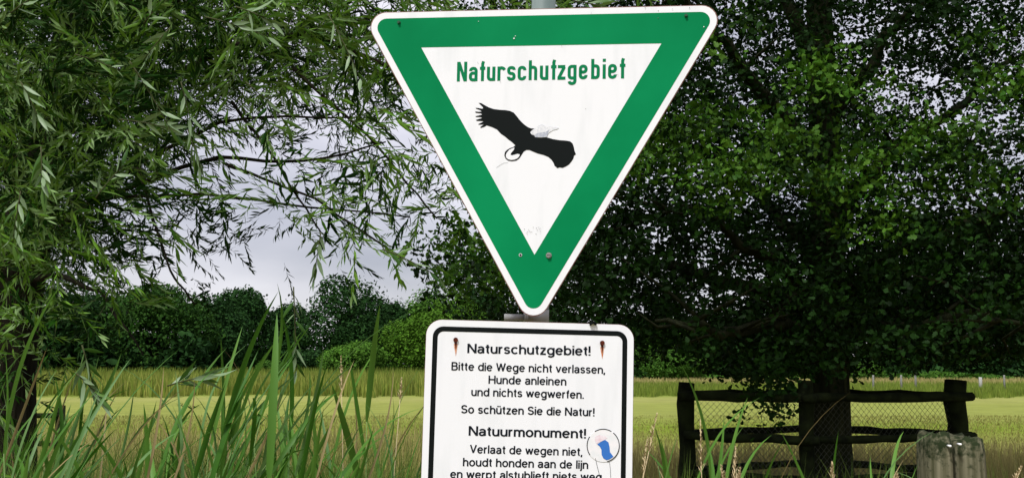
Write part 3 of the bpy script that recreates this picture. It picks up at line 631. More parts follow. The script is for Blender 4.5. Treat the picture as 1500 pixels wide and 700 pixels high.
# ------------------------------------------------------------------ far posts in the field
for (px, yt, yb, lab) in ((1437, 552, 579, 'tallest pale marker post standing in the green strip beyond the gate post'), (1341, 545, 558, 'small pale post in the strip between the gate post and the tree line'), (1279, 549, 560, 'small pale post just clear of the oak trunk'),
    (1320, 549, 561, 'small grey post in the meadow above the mesh fence rail'), (1471, 549, 561, 'small pale post near the end of the field strip'), (478, 559, 574, 'short pale post in the tall grass by the round bushes'), (303, 560, 582, 'short pale post in the tall grass behind the reeds')):
    D = 60.; base = at(px, yb, D); zb = 0; zt = at(px, yt, D)[2]; o = MB(); o.tube([(0, 0, 0), (0.01, 0, zt * .6), (.02, 0, zt)], [.11, .10, .095] if px == 1437 else [.065, .06, .055], 6, jit=.08, seed=int(px))
    q = tag(o.obj('marker_post', M_far if px == 1437 else M_fardull), lab, 'post', 'pale posts standing in the field'); q.location = (base[0], D, 0)

# ------------------------------------------------------------------ far trees
def lump_tree(name, label, px, Y, w, ztop, zbot, m, ls, n=5200, group=None, seed=0, cat='tree', flat_=1.0, lobes=11, depth=None):
    r_ = np.random.RandomState(seed + 100); X = (px - 750) / F * Y
    root = empty(name, (X, Y, 0), label, cat, group)
    H = ztop - zbot; cz = (ztop + zbot) / 2; dep = depth or w; n = int(n * 2.0)
    Ls = [(np.array([0, 0, cz - .05 * H]), np.array([w * .40, dep * .40, H * .45]))]
    for i in range(lobes):
        a = r_.uniform(0, 6.28); el = r_.uniform(-.7, 1.2); rr_ = r_.uniform(.5, .95)
        c = np.array([math.cos(a) * math.cos(el) * w * .33 * rr_, math.sin(a) * math.cos(el) * dep * .33 * rr_, cz + math.sin(el) * H * .33])
        s = r_.uniform(.14, .26); Ls.append((c, np.array([w * s, dep * s, min(w, H) * s * .9])))
    Ls = [(c, np.minimum(s, [9e9, 9e9, max(.3, min(ztop - c[2], c[2] - zbot * .6))])) for c, s in Ls]
    wts = np.array([s[0] * s[2] for _, s in Ls]); wts /= wts.sum(); k = r_.choice(len(Ls), n, p=wts)
    d = r_.normal(size=(n, 3)); d /= np.linalg.norm(d, axis=1)[:, None]; rad = r_.uniform(.5, 1, n) ** .4 * (1 + .09 * r_.normal(size=n))
    C_ = np.array([c for c, _ in Ls])[k]; S_ = np.array([s for _, s in Ls])[k]
    pos = C_ + d * S_ * rad[:, None]; nrm = d * .9 + r_.normal(size=(n, 3)) * .8 + np.array([0, 0, .3])
    pr = []
    for q in range(6):
        rq = np.random.RandomState(q); a = np.sort(rq.uniform(0, 6.28, 5)); pv = np.stack([np.cos(a) * rq.uniform(.6, 1, 5), np.sin(a) * rq.uniform(.6, 1, 5), rq.uniform(-.2, .2, 5)], 1)
        pr.append((pv, np.array([(0, 1, 2), (0, 2, 3), (0, 3, 4)]), np.zeros(3, int)))
    V, T, MI = merge(pr, pos, rot_from(nrm, r_.uniform(0, 6.28, n)), ls * .62 * r_.uniform(.5, 1.3, n))
    o = link('crown', mesh_np('crown', V, T, [m]), root)
    mb = MB(); mb.tube([(0, 0, 0), (0, 0, cz * .6), (.05 * w, 0, cz + .2 * H)], [w * .045 + .05, w * .035 + .04, w * .012], 7); 
    for i in range(4):
        a = r_.uniform(0, 6.28); mb.tube([(0, 0, cz * .55), (math.cos(a) * w * .2, math.sin(a) * w * .2, cz + .1 * H)], [w * .02 + .02, .03], 5)
    mb.obj('trunk', M_bark, root); return root
zt_ = lambda y, Y: 1.6 + (537 - y) / F * Y
FT = [ # name, label, px, Y, width px, top y, base z, material, leaf size, n
 ('tree', 'broad dark tree with the highest round top in the left tree line', 512, 110, 165, 394, .3, M_far1, .42, 9000),
 ('tree', 'dark green tree with low rounded top between willow curtain and tallest tree', 352, 105, 120, 418, .3, M_far1, .40, 7000),
 ('tree', 'dark tree top just left of the tallest tree in the tree line', 425, 118, 80, 432, .3, M_far1, .40, 5000),
 ('tree', 'blue green distant tree close to the triangular sign, behind the pale bush', 628, 125, 100, 408, .3, M_far2, .42, 6000),
 ('tree', 'dark tree standing behind the board sign and the pale bushes', 700, 118, 130, 418, .3, M_far1, .42, 6000),
 ('tree', 'narrow dark tree right of the tallest round tree', 580, 116, 70, 430, .3, M_far1, .4, 4500),
 ('round_bush', 'low round bright green bush in front of the tree line', 520, 86, 122, 499, 0, M_far2b, .26, 7000),
 ('round_bush', 'large yellow green bush touching the board sign in the tree line', 625, 92, 135, 456, 0, M_far3, .30, 9000),
 ('round_bush', 'pale green bush top rising behind the yellow green bush', 668, 104, 130, 428, 0, M_far3, .34, 8000),
 ('round_bush', 'small dark bush beside the low round bright bush', 455, 92, 70, 512, 0, M_far1, .26, 3500),
 ('round_bush', 'small pale bush at the tree line above the reeds', 405, 90, 70, 525, 0, M_far2, .24, 3500),
 ('tree', 'dark leafy tree behind the willow trunk', 90, 92, 300, 400, 0, M_far1, .34, 12000),
 ('tree', 'leafy mid green tree where the willow branches thin out', 232, 90, 200, 412, 0, M_far2d, .32, 11000),
 ('tree', 'dark small tree behind hanging willow shoots', 318, 94, 130, 432, 0, M_far1, .32, 8000),
 ('tree', 'blue green distant tree seen under the oak beside the board', 960, 115, 170, 462, .3, M_far2, .42, 7000),
 ('tree', 'distant dark tree between board and mesh fence under the oak', 1060, 120, 150, 452, .3, M_far1, .42, 6000),
 ('round_bush', 'low blue green bush at the field edge right of the board', 985, 98, 110, 512, 0, M_far2, .28, 5000),
 ('tree', 'dark forest edge tree seen under the oak left of its trunk', 1140, 112, 150, 430, .3, M_far1, .42, 6000),
 ('round_bush', 'small round bush at the field edge right of the oak trunk', 1262, 100, 58, 529, 0, M_far2, .26, 4000),
 ('tree', 'dark forest edge tree immediately right of the oak trunk', 1290, 125, 200, 380, .0, M_far1, .45, 8000),
 ('tree', 'dark forest edge tree above the small round bush and field posts', 1400, 128, 210, 360, .0, M_far1, .45, 8000),
 ('tree', 'dark forest edge tree above the farthest field strip at the picture edge', 1510, 126, 220, 370, .0, M_far1, .45, 8000),
]
for i, (nm, lab, px, Y, wp, ty, zb, m, ls, n) in enumerate(FT):
    lump_tree(nm, lab, px, Y, wp / F * Y, zt_(ty, Y), zb, m, ls, n, seed=i, group='trees of the far tree line' if Y > 80 and nm == 'tree' else ('bushes along the field edge' if nm == 'round_bush' else None), cat='tree' if nm == 'tree' else 'bush')
# undergrowth at the foot of the tree lines: one uncountable mass each
def leaf_band(name, label, x0, x1, Y0, Y1, h, m, ls, n, seed):
    r_ = np.random.RandomState(seed); X = r_.uniform(x0, x1, n); Y = r_.uniform(Y0, Y1, n)
    top_ = h * (.65 + .35 * np.sin(X * .33 + seed) * np.cos(X * .11 + 1) + .12 * np.sin(X * 1.3)); z = r_.uniform(0, 1, n) ** .7 * top_
    pr = []
    for q in range(5):
        rq = np.random.RandomState(q + 9); a = np.sort(rq.uniform(0, 6.28, 5)); pv = np.stack([np.cos(a), np.sin(a) * .8, rq.uniform(-.2, .2, 5)], 1); pr.append((pv, np.array([(0, 1, 2), (0, 2, 3), (0, 3, 4)]), np.zeros(3, int)))
    V, T, MI = merge(pr, np.stack([X, Y, z], 1), rot_from(r_.normal(size=(n, 3)) + [0, -.3, .4], r_.uniform(0, 6.28, n)), ls * r_.uniform(.6, 1.3, n))
    tag(link(name, mesh_np(name, V, T, [m])), label, kind='stuff')
leaf_band('undergrowth', 'dark undergrowth filling the foot of the left tree line', -75, 20, 108, 120, 4.2, M_far1, .45, 26000, 3)
leaf_band('undergrowth', 'dark undergrowth filling the forest edge under the oak', 16, 75, 112, 126, 4.4, M_far1, .45, 16000, 4)
leaf_band('hedge_growth', 'dark green growth behind the willow trunk', -62, -26, 86, 96, 7.0, M_far1, .32, 26000, 5)
leaf_band('green_margin', 'low green margin along the forest edge', 20, 75, 104, 110, 1.0, M_far2, .3, 8000, 6)

# ------------------------------------------------------------------ grasses
def blades(name, label, n, xf, h, w, m, seed, lean=.25, seg=1):
    r_ = np.random.RandomState(seed); P = xf(r_, n); n = len(P); H = h[0] + (h[1] - h[0]) * r_.uniform(0, 1, n); Wd = w * r_.uniform(.6, 1.3, n); a = r_.uniform(0, 6.28, n); ld = r_.normal(size=(n, 2)) * lean * H[:, None]
    u = np.stack([np.cos(a) * Wd / 2, np.sin(a) * Wd / 2, np.zeros(n)], 1); up = np.stack([np.zeros(n), np.zeros(n), H], 1); l3 = np.concatenate([ld, np.zeros((n, 1))], 1)
    V = np.stack([P - u, P + u, P - u * .8 + up * .55 + l3 * .3, P + u * .8 + up * .55 + l3 * .3, P + up + l3], 1).reshape(-1, 3)
    k = (np.arange(n) * 5)[:, None, None]; T = (np.array([(0, 1, 3), (0, 3, 2), (2, 3, 4)])[None] + k).reshape(-1, 3)
    return tag(link(name, mesh_np(name, V, T, [m])), label, kind='stuff')
def area(px0, px1, Y0, Y1, power=1, z=0):
    def f_(r_, n):
        Y = Y0 + (Y1 - Y0) * r_.uniform(0, 1, n) ** power; px = r_.uniform(px0, px1, n); Y = Y + (1.6 * np.sin(px * .021) + 1.1 * np.sin(px * .063 + 2) + .9 * np.sin(px * .17)) * (Y0 > 40); return np.stack([(px - 750) / F * Y, Y, np.full(n, z)], 1)
    return f_
blades('tall_grass', 'strip of tall green and yellow grass along the left field edge', 30000, area(-100, 840, 56, 84), (.35, 1.45), .07, M_mix, 1, .12)
blades('tall_grass', 'green reedy grass at the foot of the left tree line', 16000, area(-100, 850, 80, 92), (.9, 1.7), .12, M_stripg, 2, .12)
blades('tall_grass', 'tan grass strip along the far field edge under the oak', 16000, area(830, 1700, 78, 100), (.3, .75), .10, M_dry, 3, .15)
blades('tall_grass', 'bright green unmown strip crossing the meadow', 30000, area(830, 1700, 55, 78), (.15, .7), .05, M_stripg, 4, .15)
blades('meadow_stubble', 'short mown grass covering the middle of the meadow', 45000, area(-50, 1550, 14.5, 34, .8), (.03, .09), .018, M_stub, 5, .4)
blades('dry_grass', 'brown flowering grass standing in front of the meadow', 15000, area(880, 1560, 8.5, 17, 1.1), (.2, .66), .012, M_dry, 6, .14)
blades('dry_grass', 'brown thin grass behind the reeds', 8000, area(-30, 640, 9, 24, 1.2), (.18, .62), .012, M_dry, 7, .14)
blades('fine_grass', 'fine green grass growing among the reeds', 9500, area(-30, 635, 3.0, 7.5), (.8, 1.34), .006, M_grass, 8, .2)
blades('fine_grass', 'fine green grass beside the board and under the mesh fence', 2500, area(900, 1540, 4, 9), (.5, 1.0), .007, M_grass, 9, .16)

# ------------------------------------------------------------------ reeds
def reed_leaf_mesh(seed, L_, w, curve, m):
    r_ = np.random.RandomState(seed); k = 9; V = []; 
    for i in range(k + 1):
        t_ = i / k; ww = w * (math.sin(math.pi * min(1, .18 + t_ * .82)) ** .75 if t_ < 1 else 0) * (1 if t_ > .1 else .5 + 5 * t_)
        ang = curve * t_ ** 1.6; y = L_ * curve * .5 * t_ ** 2.4; z = L_ * (t_ - .16 * curve * t_ ** 3)
        V += [(-ww / 2, y - .12 * ww, z), (0, y, z), (ww / 2, y - .12 * ww, z)]
    Fq = []
    for i in range(k): 
        for j in (0, 1): a = i * 3 + j; Fq.append((a, a + 1, a + 4, a + 3))
    return mesh_np('leaf', np.array(V), np.array(Fq), [m], smooth=True)
LV = [reed_leaf_mesh(i, l, w * .86, c, M_straw if i == 7 else (M_reedp if i % 5 == 4 else M_reed)) for i, (l, w, c) in enumerate([(.50, .017, .3), (.44, .013, .7), (.56, .022, .45), (.38, .014, .15), (.6, .016, .8), (.47, .025, .35), (.42, .017, 1.1), (.54, .010, .5), (.35, .021, .2), (.5, .012, .4)])]
stem_me = {}
def reed(px, ytop, Y, lean, seed, label, group):
    r_ = random.Random(seed); zt = 1.6 + (537 - ytop) / F * Y; X = (px - 750) / F * Y
    Hs = zt - .28; root = empty('reed', (X - lean * Hs * .9, Y, 0), label, 'reed', group)
    pos = lambda t_: Vector((lean * Hs * t_ ** 1.4, .02 * math.sin(t_ * 3), Hs * t_))
    mb = MB(); mb.tube([tuple(pos(i / 6)) for i in range(7)], [.0042 - .0005 * i for i in range(7)], 5); mb.obj('stem', M_stem, root)
    nl = 6
    for i in range(nl):
        t_ = .52 + .48 * i / (nl - 1); az = r_.choice((0, math.pi)) + r_.gauss(0, .75) if i < nl - 1 else r_.gauss(0, .8); tilt = r_.uniform(.25, .85) * (1.15 - .75 * (i / (nl - 1)))
        if r_.random() < .3: tilt *= .6
        # blade's flat side turned partly to any side; it leans towards az
        d = Vector((math.cos(az) * math.sin(tilt) + lean * .7, math.sin(az) * math.sin(tilt), math.cos(tilt))).normalized()
        side = Vector((math.cos(az), math.sin(az), 0)); yv = (side - d * side.dot(d)).normalized(); xv = yv.cross(d)
        Rm = Matrix((xv, yv, d)).transposed(); Rm = Rm @ Matrix.Rotation(r_.gauss(0, .9), 3, 'Z'); s_ = r_.uniform(.75, 1.1)
        link('leaf', LV[r_.randrange(len(LV))], root, Matrix.Translation(pos(t_)) @ (Rm * s_).to_4x4())
rr = random.Random(42); seed = 0
def tops(px): return np.interp(px, [0, 60, 150, 260, 330, 380, 430, 500, 560, 620], [520, 545, 560, 560, 520, 485, 530, 555, 575, 620])
for i in range(104):
    px = rr.choice([rr.uniform(-30, 450), rr.uniform(-30, 450), rr.uniform(300, 610)]); Y = rr.uniform(2.5, 4.8); yt = tops(px) + abs(rr.gauss(0, 55)) + 14
    reed(px, yt, Y, rr.gauss(.14, .16), i, 'green reed standing before the black willow trunk and low dark fence' if px < 110 else ('green reed in the dense bank below the willow curtain' if px < 330 else ('green reed leaning in front of the open meadow' if px < 520 else 'low reed close to the edge of the information board')), 'reeds in the bank below the willow')
for px, yt, Y, ln in ((375, 478, 3.1, .16), (540, 492, 3.4, .0), (22, 505, 2.7, -.05)):
    reed(px, yt, Y, ln, int(px), {375: 'tallest reed, leaning right, its tip against the dark trees', 540: 'upright reed with thin tip before the low round bush', 22: 'reed with yellowish stem in front of the black willow trunk'}[px], 'reeds in the bank below the willow')
for i, (px, yt, Y, ln) in enumerate(((955, 640, 2.9, .02), (985, 600, 3.2, .3), (1040, 590, 3.4, .25), (1010, 640, 3.0, .1), (1100, 640, 3.4, .12), (938, 655, 2.8, -.1), (1205, 655, 3.6, -.1), (1290, 640, 3.8, .0), (1475, 640, 3.5, .25), (1245, 665, 3.5, .1), (1065, 655, 3.2, -.05))):
    reed(px, yt + 12, Y, ln, 500 + i, 'thin green reed growing between the board and the gate post' if px < 1400 else 'single thin reed leaning away from the gate post', 'thin reeds in front of the wire mesh enclosure')
# flowering grass stalks
def stalk(px, yt, yh, Y, lean, seed, label):
    r_ = random.Random(seed); zt = zt_(yt, Y); zh = zt_(yh, Y); X = (px - 750) / F * Y; root = empty('grass_stalk', (X - lean * zt, Y, 0), label, 'grass stalk', 'flowering grass stalks')
    pos = lambda z: np.array([lean * z * (.6 + .4 * z / zt), 0, z]); mb = MB(); mb.tube([pos(zt * i / 5) for i in range(6)], [.0022] * 3 + [.0016, .0013, .001], 4); mb.obj('stem', M_seed, root)
    mb = MB(); n = 46
    for i in range(n):
        t_ = i / n; z = zh + (zt - zh) * t_; a = r_.uniform(0, 6.28); l = .018 * (1.15 - t_) * r_.uniform(.6, 1.4); q = pos(z) + np.array([math.cos(a) * l * .6, math.sin(a) * l * .6, l]); p = pos(z); u = np.array([-math.sin(a), math.cos(a), 0]) * .0022
        mid = (p + q) / 2; mb.add([p, mid + u, q, mid - u, mid + (0, 0, .002)], [(0, 1, 4), (1, 2, 4), (2, 3, 4), (3, 0, 4)])
    mb.obj('seed_head', M_seed, root)
for i, (px, yt, yh, Y, ln, lab) in enumerate(((501, 521, 572, 3.4, -.03, 'straw coloured flowering stalk before the low round bush'), (590, 552, 585, 3.6, .05, 'straw coloured stalk beside the board sign'), (960, 603, 660, 3.0, .18, 'long pale stalk leaning over beside the board'),
    (1022, 612, 690, 3.2, .0, 'pale upright stalk in front of the first mesh fence post'), (1050, 676, 705, 3.0, -.1, 'short bushy stalk below the mesh fence'), (1072, 650, 705, 3.1, .05, 'straw stalk with dense head below the lower rail'),
    (1078, 680, 705, 2.9, .12, 'small forked stalk below the lower rail'), (1210, 672, 700, 3.4, 0, 'small straw stalk in front of the oak trunk'), (1302, 686, 705, 3.4, 0, 'short stalk beside the gate post'), (1483, 678, 705, 3.2, .35, 'leaning stalk right of the gate post'), (945, 640, 690, 3.4, .1, 'thin stalk close to the board edge'))):
    stalk(px, yt, yh, Y, ln, i, lab)

# ------------------------------------------------------------------ oak
OC = at(1215, 537, 10.1) * (1, 1, 0)
oak = empty('oak_tree', tuple(OC), 'large dark oak with low spreading crown and trunk inside the mesh enclosure', 'tree')
def opos(px, py, Y): return at(px, py, Y) - OC
mb = MB(); ks = [(1218, 760, .24), (1218, 700, .215), (1217, 650, .195), (1216, 600, .185), (1215, 540, .18), (1214, 450, .175), (1212, 350, .165), (1208, 200, .15), (1200, 20, .125), (1190, -250, .09), (1195, -500, .04)]
mb.tube([opos(px, py, 10.1) if i else opos(px, py, 10.1) * (1, 1, 0) for i, (px, py, r) in enumerate(ks)], [r for *_, r in ks], 16, jit=.07, seed=3); mb.obj('trunk', M_bark, oak)
limbs = [[(1214, 480, 10.1), (1150, 400, 9.6), (1060, 330, 9.2), (950, 290, 9)], [(1213, 450, 10.1), (1290, 380, 9.8), (1400, 330, 9.4), (1530, 300, 9)], [(1212, 400, 10.1), (1120, 300, 10.6), (980, 180, 11), (860, 100, 11.4)], [(1210, 330, 10.1), (1310, 220, 10.5), (1440, 120, 11), (1560, 40, 11.4)],
 [(1208, 250, 10.1), (1110, 120, 9.4), (1010, 20, 9), (930, -80, 8.6)], [(1206, 200, 10.1), (1300, 60, 9.6), (1400, -60, 9.2)], [(1214, 500, 10.1), (1120, 480, 9.2), (1040, 490, 8.6), (960, 470, 8.2)], [(1214, 500, 10.1), (1320, 480, 9.4), (1430, 470, 8.8), (1540, 460, 8.4)],
 [(1205, 100, 10.1), (1080, -100, 9.6), (900, -260, 9.2)], [(1213, 440, 10.1), (1000, 400, 11), (820, 380, 11.4), (680, 370, 11.6)]]
for i, lm in enumerate(limbs):
    P = np.array([opos(*p) for p in lm]); tt = np.linspace(0, len(P) - 1, 13); Q = np.stack([np.interp(tt, range(len(P)), P[:, k]) for k in range(3)], 1); r_ = np.random.RandomState(i); Q[1:-1] += r_.normal(size=(11, 3)) * .04
    mb = MB(); mb.tube(Q, np.linspace(.085, .012, 13), 7, jit=.08, seed=i)
    for j in range(9):
        k = r_.randint(3, 12); a = Q[k]; d = r_.normal(size=3) * (.5, .5, .3); b = a + d * .9; mb.tube([a, (a + b) / 2 + r_.normal(size=3) * .05, b], [.022, .014, .005], 4)
    mb.obj('branch', M_bark, oak)
ox = [560, 640, 720, 800, 860, 930, 1000, 1060, 1120, 1200, 1280, 1385, 1500, 1600]
oy = [-420, -150, 0, 100, 150, 230, 330, 380, 435, 480, 515, 545, 570, 600]
OG = [[0,0,.1,.3,.5,.7,.8,.8,.9,.9,.8,.7,.6,.5],
 [0,.1,.2,.5,.8,1,1,1,1,1,1,1,1,1],
 [0,.1,.25,.5,.9,1,1,1,1,1,1,1,1,1],
 [0,0,0,.3,.7,1,1,1,1,1,1,.9,1,1],
 [0,0,0,.2,.6,1,1,.9,1,1,1,.25,.9,1],
 [0,0,0,.2,.6,1,1,1,1,1,1,.8,.9,1],
 [0,.0,.06,.2,.7,1,1,.9,.9,1,1,1,1,1],
 [0,.1,.35,.45,.8,1,.9,.7,.8,1,1,1,1,1],
 [0,.06,.4,.7,1,1,.7,.12,.5,1,1,1,1,1],
 [0,.05,.5,.6,.9,1,.9,.8,1,1,1,1,1,1],
 [0,0,0,.05,.2,.15,.4,.7,.9,.9,.8,.9,.8,.8],
 [0,0,0,0,0,0,0,.2,.5,.3,.06,.06,0,0],
 [0,0,0,0,0,0,0,0,.12,.03,0,0,0,0],
 [0,0,0,0,0,0,0,0,.05,0,0,0,0,0]]
def oak_points(n, Y0, Y1, seed, spread):
    r_ = np.random.RandomState(seed); px = r_.uniform(560, 1690, n); py = r_.uniform(-420, 600, n); Y = Y0 + (Y1 - Y0) * r_.uniform(0, 1, n)
    g = grid_density(ox, oy, OG, px, py)
    w_ = np.sin(px * .045 + 1.3 * np.sin(py * .03)) * np.sin(py * .055 + 1.7 * np.sin(px * .024 + 1)) + .6 * np.sin(px * .11 + py * .07) * np.sin(py * .12 - px * .05)
    if py.size: g = g * np.where(py < 470, np.clip(1.0 - .55 * np.clip(w_ - .25, 0, 1) * 1.6, .05, 1), 1)
    keep = r_.uniform(0, 1, n) < g; px, py, Y = px[keep], py[keep], Y[keep]
    d = FW[None] + np.stack([(px - 750) / F, 0 * px, 0 * px], 1) + UP[None] * ((350 - py) / F)[:, None]; return EYE + d * (Y / d[:, 1])[:, None], r_
sprays = [oak_spray(i) for i in range(9)]
Pc, r_ = oak_points(1420, 7.4, 12.8, 1, 0)         # boughs: flattened clumps of sprays
def boughs(Pc, r_, per, sx, szz):
    PP = np.repeat(Pc, per, 0); sz = np.repeat(r_.uniform(.6, 1.3, len(Pc)), per)[:, None]
    off_ = r_.normal(size=(len(PP), 3)) * (sx, sx, szz) * sz; off_[:, 2] -= .3 * (off_[:, 0] ** 2 + off_[:, 1] ** 2); return PP + off_
PP = boughs(Pc, r_, 11, .26, .12)
Pf, r_ = oak_points(12500, 9.0, 14, 2, 0); ALL = np.concatenate([PP, Pf]) - OC
Pg, r_ = oak_points(30000, 9.2, 13.5, 6, 0); Pg = Pg[(Pg[:, 2] - 1.6) / Pg[:, 1] < .15][:4500]
ALL = np.concatenate([ALL, Pg - OC, boughs(np.array([opos(px, py, 8.3) + OC for px, py in [(1128, 565), (1118, 585), (1130, 600), (1112, 612), (1150, 590), (1100, 560), (1160, 565)]]), np.random.RandomState(3), 3, .06, .05) - OC])
def seen_at(A):
    q = A + OC - EYE; z = q @ FW; return 750 + F * q[:, 0] / z, 350 - F * (q @ UP) / z
_px, _py = seen_at(ALL); hang = (np.abs(_px - 1128) < 45) & (_py < 650); ALL = ALL[(grid_density(ox, oy, OG, _px, _py + 10) > .045) | hang]
def put(A): return merge(sprays, A, rot_from(r_.normal(size=(len(A), 3)) * (.35, .35, 0) + [0, 0, 1], r_.uniform(0, 6.28, len(A))), r_.uniform(.8, 1.2, len(A)))
V, T, MI = put(ALL)
# lighter clumps: light on the outer boughs put into the leaf colour
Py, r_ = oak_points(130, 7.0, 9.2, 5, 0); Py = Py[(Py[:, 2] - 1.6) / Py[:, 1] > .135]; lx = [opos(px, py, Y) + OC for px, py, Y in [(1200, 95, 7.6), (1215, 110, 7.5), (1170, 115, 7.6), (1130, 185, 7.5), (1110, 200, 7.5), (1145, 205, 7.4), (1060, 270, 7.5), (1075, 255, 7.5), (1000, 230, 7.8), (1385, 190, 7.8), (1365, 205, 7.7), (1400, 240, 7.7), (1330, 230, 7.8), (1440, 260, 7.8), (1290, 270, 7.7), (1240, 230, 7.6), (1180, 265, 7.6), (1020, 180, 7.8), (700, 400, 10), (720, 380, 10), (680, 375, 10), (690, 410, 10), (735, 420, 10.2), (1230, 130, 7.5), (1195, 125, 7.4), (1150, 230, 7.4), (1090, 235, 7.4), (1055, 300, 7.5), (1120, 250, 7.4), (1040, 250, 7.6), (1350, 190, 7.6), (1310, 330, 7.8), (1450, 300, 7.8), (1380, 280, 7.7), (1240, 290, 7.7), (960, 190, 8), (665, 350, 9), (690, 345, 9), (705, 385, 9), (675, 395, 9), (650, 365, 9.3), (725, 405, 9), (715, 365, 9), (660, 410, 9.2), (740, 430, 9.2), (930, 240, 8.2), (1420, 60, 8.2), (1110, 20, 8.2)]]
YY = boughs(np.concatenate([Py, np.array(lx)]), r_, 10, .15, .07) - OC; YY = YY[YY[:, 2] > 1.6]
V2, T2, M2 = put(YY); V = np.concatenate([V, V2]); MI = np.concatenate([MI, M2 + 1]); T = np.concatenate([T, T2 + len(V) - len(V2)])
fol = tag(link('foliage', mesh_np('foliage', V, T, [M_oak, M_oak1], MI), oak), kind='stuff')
print('oak leaves', len(ALL) * 11, 'tris', len(T))

# ------------------------------------------------------------------ willow
WC = at(12, 537, 6.4) * (1, 1, 0)
wil = empty('willow_tree', tuple(WC), 'willow with narrow silvery leaves, black trunk and hanging branches over the reeds', 'tree')
def wpos(px, py, Y): return at(px, py, Y) - WC
mb = MB(); mb.tube([wpos(5, 700, 6.4) * (1, 1, 0), wpos(5, 700, 6.4), wpos(8, 560, 6.4), wpos(18, 440, 6.4), wpos(50, 300, 6.5), wpos(90, 120, 6.7), wpos(150, -150, 7), wpos(190, -500, 7.2)], [.30, .19, .17, .165, .15, .12, .09, .04], 14, jit=.07, seed=4); mb.obj('trunk', M_wbark, wil)
WB = [([(22, 440, 6.4), (90, 330, 6.0), (200, 240, 5.6), (340, 170, 5.3), (530, 172, 5.1)], .022), ([(30, 400, 6.4), (120, 300, 6), (310, 228, 5.6), (400, 238, 5.3), (480, 232, 5.1), (565, 208, 5.0)], .018),
 ([(40, 340, 6.5), (150, 290, 6), (300, 285, 5.6), (430, 300, 5.3), (600, 318, 5)], .014), ([(60, 280, 6.5), (180, 150, 6.2), (330, 70, 5.8), (480, 40, 5.4), (640, 20, 5)], .032), ([(45, 320, 6.5), (10, 200, 6), (-60, 60, 5.4)], .05),
 ([(70, 200, 6.6), (190, 40, 6), (330, -60, 5.4), (520, -120, 5)], .05), ([(340, 150, 5.3), (400, 230, 5.2), (470, 340, 5.1)], .010), ([(200, 240, 5.6), (235, 350, 5), (250, 400, 4.8), (285, 445, 4.7)], .008),
 ([(330, 240, 5.3), (460, 290, 5.1), (590, 380, 4.9)], .009), ([(430, 100, 5.2), (540, 200, 5), (640, 320, 4.8)], .010), ([(25, 420, 6.4), (80, 400, 5.8), (150, 430, 5.2), (210, 520, 4.8)], .022), ([(480, 60, 5.4), (600, 110, 5.2), (700, 130, 5)], .016)]
twp = []
for i, (pts, r0_) in enumerate(WB):
    P = np.array([wpos(*p) for p in pts]); tt = np.linspace(0, len(P) - 1, 15); Q = np.stack([np.interp(tt, range(len(P)), P[:, k]) for k in range(3)], 1); r_ = np.random.RandomState(i + 50); Q[1:-1] += r_.normal(size=(13, 3)) * min(.012, r0_ * .25)
    mb = MB(); mb.tube(Q, np.linspace(r0_, .004, 15), 6, jit=.05, seed=i)
    for j in range(6 if r0_ > .025 else 0):
        k = r_.randint(3, 14); a = Q[k]; d = np.array([r_.uniform(-.2, .7), r_.uniform(-.5, .3), r_.uniform(-.6, .4)]); b = a + d * r_.uniform(.4, .9); c = b + np.array([d[0] * .3, 0, -.2]); mb.tube([a, (a + b) / 2 + (0, 0, .03), b, c], [.006, .005, .0035, .002], 4)
    mb.obj('branch', M_wbark, wil)
wx = [-80, 0, 80, 160, 230, 300, 380, 450, 520, 590, 660, 740, 900]
wy = [-350, -60, 20, 90, 160, 210, 260, 310, 350, 390, 430, 500, 570, 640]
WG = [[.8,.8,.8,.8,.8,.8,.8,.7,.6,.5,.4,.3,.1],
 [1,1,1,1,1,.9,.9,.9,.6,.5,.35,.3,.1],
 [1,1,1,1,.85,.8,.9,1,.6,.5,.35,.25,.05],
 [1,1,1,1,.8,.75,1,1,.6,.5,.3,.1,0],
 [1,1,1,1,.75,.42,.6,.45,.33,.38,.3,.05,0],
 [1,1,1,.85,.42,.2,.18,.14,.15,.25,.22,0,0],
 [1,1,1,.7,.26,.15,.17,.18,.19,.22,.18,0,0],
 [1,1,1,.55,.15,.14,.17,.2,.22,.16,.09,0,0],
 [1,.9,.9,.6,.14,.07,.10,.12,.10,.07,.02,0,0],
 [.8,.6,.7,.42,.08,.02,.05,.03,.04,.02,0,0,0],
 [.5,.3,.4,.25,.08,.01,.02,.04,.0,0,0,0,0],
 [.3,.1,.12,.08,.03,.01,.01,.01,0,0,0,0,0],
 [.2,.05,.05,.05,.02,0,0,0,0,0,0,0,0],
 [.1,.03,.03,.04,.02,0,0,0,0,0,0,0,0]]
r_ = np.random.RandomState(77)
def willow_points(n, Y0, Y1, pw, ex):
    px = r_.uniform(-80, 900, n); py = r_.uniform(-350, 640, n); g = grid_density(wx, wy, WG, px, py); Y = Y0 + (Y1 - Y0) * r_.uniform(0, 1, n) ** pw
    keep = r_.uniform(0, 1, n) < g ** ex; px, py, Y = px[keep], py[keep], Y[keep]
    d = FW[None] + np.stack([(px - 750) / F, 0 * px, 0 * px], 1) + UP[None] * ((350 - py) / F)[:, None]; return EYE + d * (Y / d[:, 1])[:, None] - WC
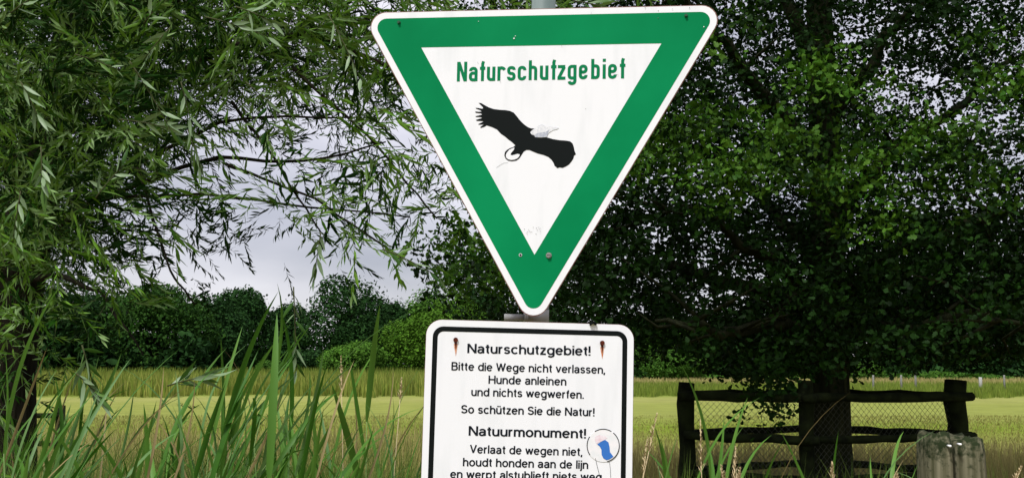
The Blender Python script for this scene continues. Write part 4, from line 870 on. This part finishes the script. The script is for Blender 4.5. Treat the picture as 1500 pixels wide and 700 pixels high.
# twigs carry groups of shoots; light and shade put into leaf colour, twig by twig
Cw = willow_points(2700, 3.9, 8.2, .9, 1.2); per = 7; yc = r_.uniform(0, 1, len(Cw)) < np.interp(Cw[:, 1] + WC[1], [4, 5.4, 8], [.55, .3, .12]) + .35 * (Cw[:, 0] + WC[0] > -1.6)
cd = np.stack([r_.normal(.45, .6, len(Cw)), r_.normal(-.15, .5, len(Cw)), r_.normal(-.3, .5, len(Cw))], 1)
P = np.repeat(Cw, per, 0) + np.repeat(cd, per, 0) * r_.uniform(-.25, .25, (len(Cw) * per, 1)) + r_.normal(size=(len(Cw) * per, 3)) * .07
dirs = np.repeat(cd, per, 0) * .8 + r_.normal(size=P.shape) * (.5, .45, .45); lit = np.repeat(yc, per)
Pb = willow_points(6500, 6.0, 9.0, 1, 1.6); P = np.concatenate([P, Pb]); dirs = np.concatenate([dirs, np.stack([r_.normal(.4, .6, len(Pb)), r_.normal(-.2, .6, len(Pb)), r_.normal(-.4, .5, len(Pb))], 1)]); lit = np.concatenate([lit, np.zeros(len(Pb), bool)])
shoots = [willow_shoot(i) for i in range(10)]
Rw = rot_from(dirs, r_.uniform(0, 6.28, len(P))); sw = r_.uniform(.5, .88, len(P))
V, T, MI = merge(shoots, P[~lit], Rw[~lit], sw[~lit]); V2, T2, M2 = merge(shoots, P[lit], Rw[lit], sw[lit])
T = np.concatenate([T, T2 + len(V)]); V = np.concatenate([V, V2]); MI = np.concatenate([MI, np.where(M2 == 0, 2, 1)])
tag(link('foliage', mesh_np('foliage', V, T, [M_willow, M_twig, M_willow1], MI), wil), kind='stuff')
print('willow shoots', len(P), 'tris', len(T))
# the sprays hanging towards the viewer, leaf by leaf
LM = []
for i in range(6):
    lv, lt = lance_leaf(.085 * (1 + .08 * (i - 3)), .016, .05 + .06 * i, .3); LM.append(mesh_np('leaf', lv, lt, [M_willow2]))
SPR = [(300, 25, 3.6, 12, 100), (345, 10, 3.4, 18, 60), (190, 90, 3.6, 55, 110), (30, 120, 3.4, 60, 60), (15, 20, 3.5, -40, 70), (60, 215, 3.4, 80, 60), (110, 80, 3.7, 15, 80), (175, 175, 3.7, 5, 80), (265, 120, 3.7, 75, 60), (275, 190, 3.8, 70, 60), (140, 290, 3.7, -60, 70),
 (30, 280, 3.6, 95, 70), (210, 35, 3.8, -50, 60), (480, 20, 3.8, 60, 110), (360, 120, 3.9, 40, 80), (560, 60, 3.9, 55, 70), (430, 420, 3.8, 88, 110), (560, 365, 3.9, 20, 90), (110, 545, 3.3, 40, 50), (120, 505, 3.3, 75, 60), (245, 565, 3.4, -20, 60), (470, 340, 4.0, 100, 60), (250, 40, 3.6, 130, 60), (655, 10, 3.6, 30, 60), (840, 2, 3.6, 10, 50)]
for i, (px, py, Y, ang, lp) in enumerate(SPR):
    r_ = np.random.RandomState(i + 300); a = wpos(px, py, Y); Lm = lp / F * Y; dv = np.array([math.cos(math.radians(ang)), r_.uniform(-.25, .25), -math.sin(math.radians(ang))]); dv /= np.linalg.norm(dv)
    f_ = lambda t_: a + dv * Lm * t_ + np.array([0, 0, -.12 * Lm * t_ * t_])
    mb = MB(); mb.tube([f_(k / 4) for k in range(5)], [.0026, .0023, .002, .0016, .001], 4); tw = mb.obj('twig', M_twig, wil); nl = 12
    for j in range(nl):
        t_ = .1 + .9 * j / (nl - 1); sgn = 1 if j % 2 else -1; spd = r_.uniform(.35, .85) * (1.15 - .8 * t_); side = np.cross(dv, [0, -1, 0]); side /= np.linalg.norm(side)
        z = dv * math.cos(spd) + side * sgn * math.sin(spd) + r_.normal(size=3) * .18 + np.array([0, 0, -.18])
        Rm = rot_from(z[None], np.array([r_.uniform(0, 6.28)]))[0]; s_ = r_.uniform(.75, 1.15)
        link('leaf', LM[r_.randint(6)], tw, Matrix.Translation(Vector(f_(t_))) @ (Matrix(Rm.tolist()) * s_).to_4x4())
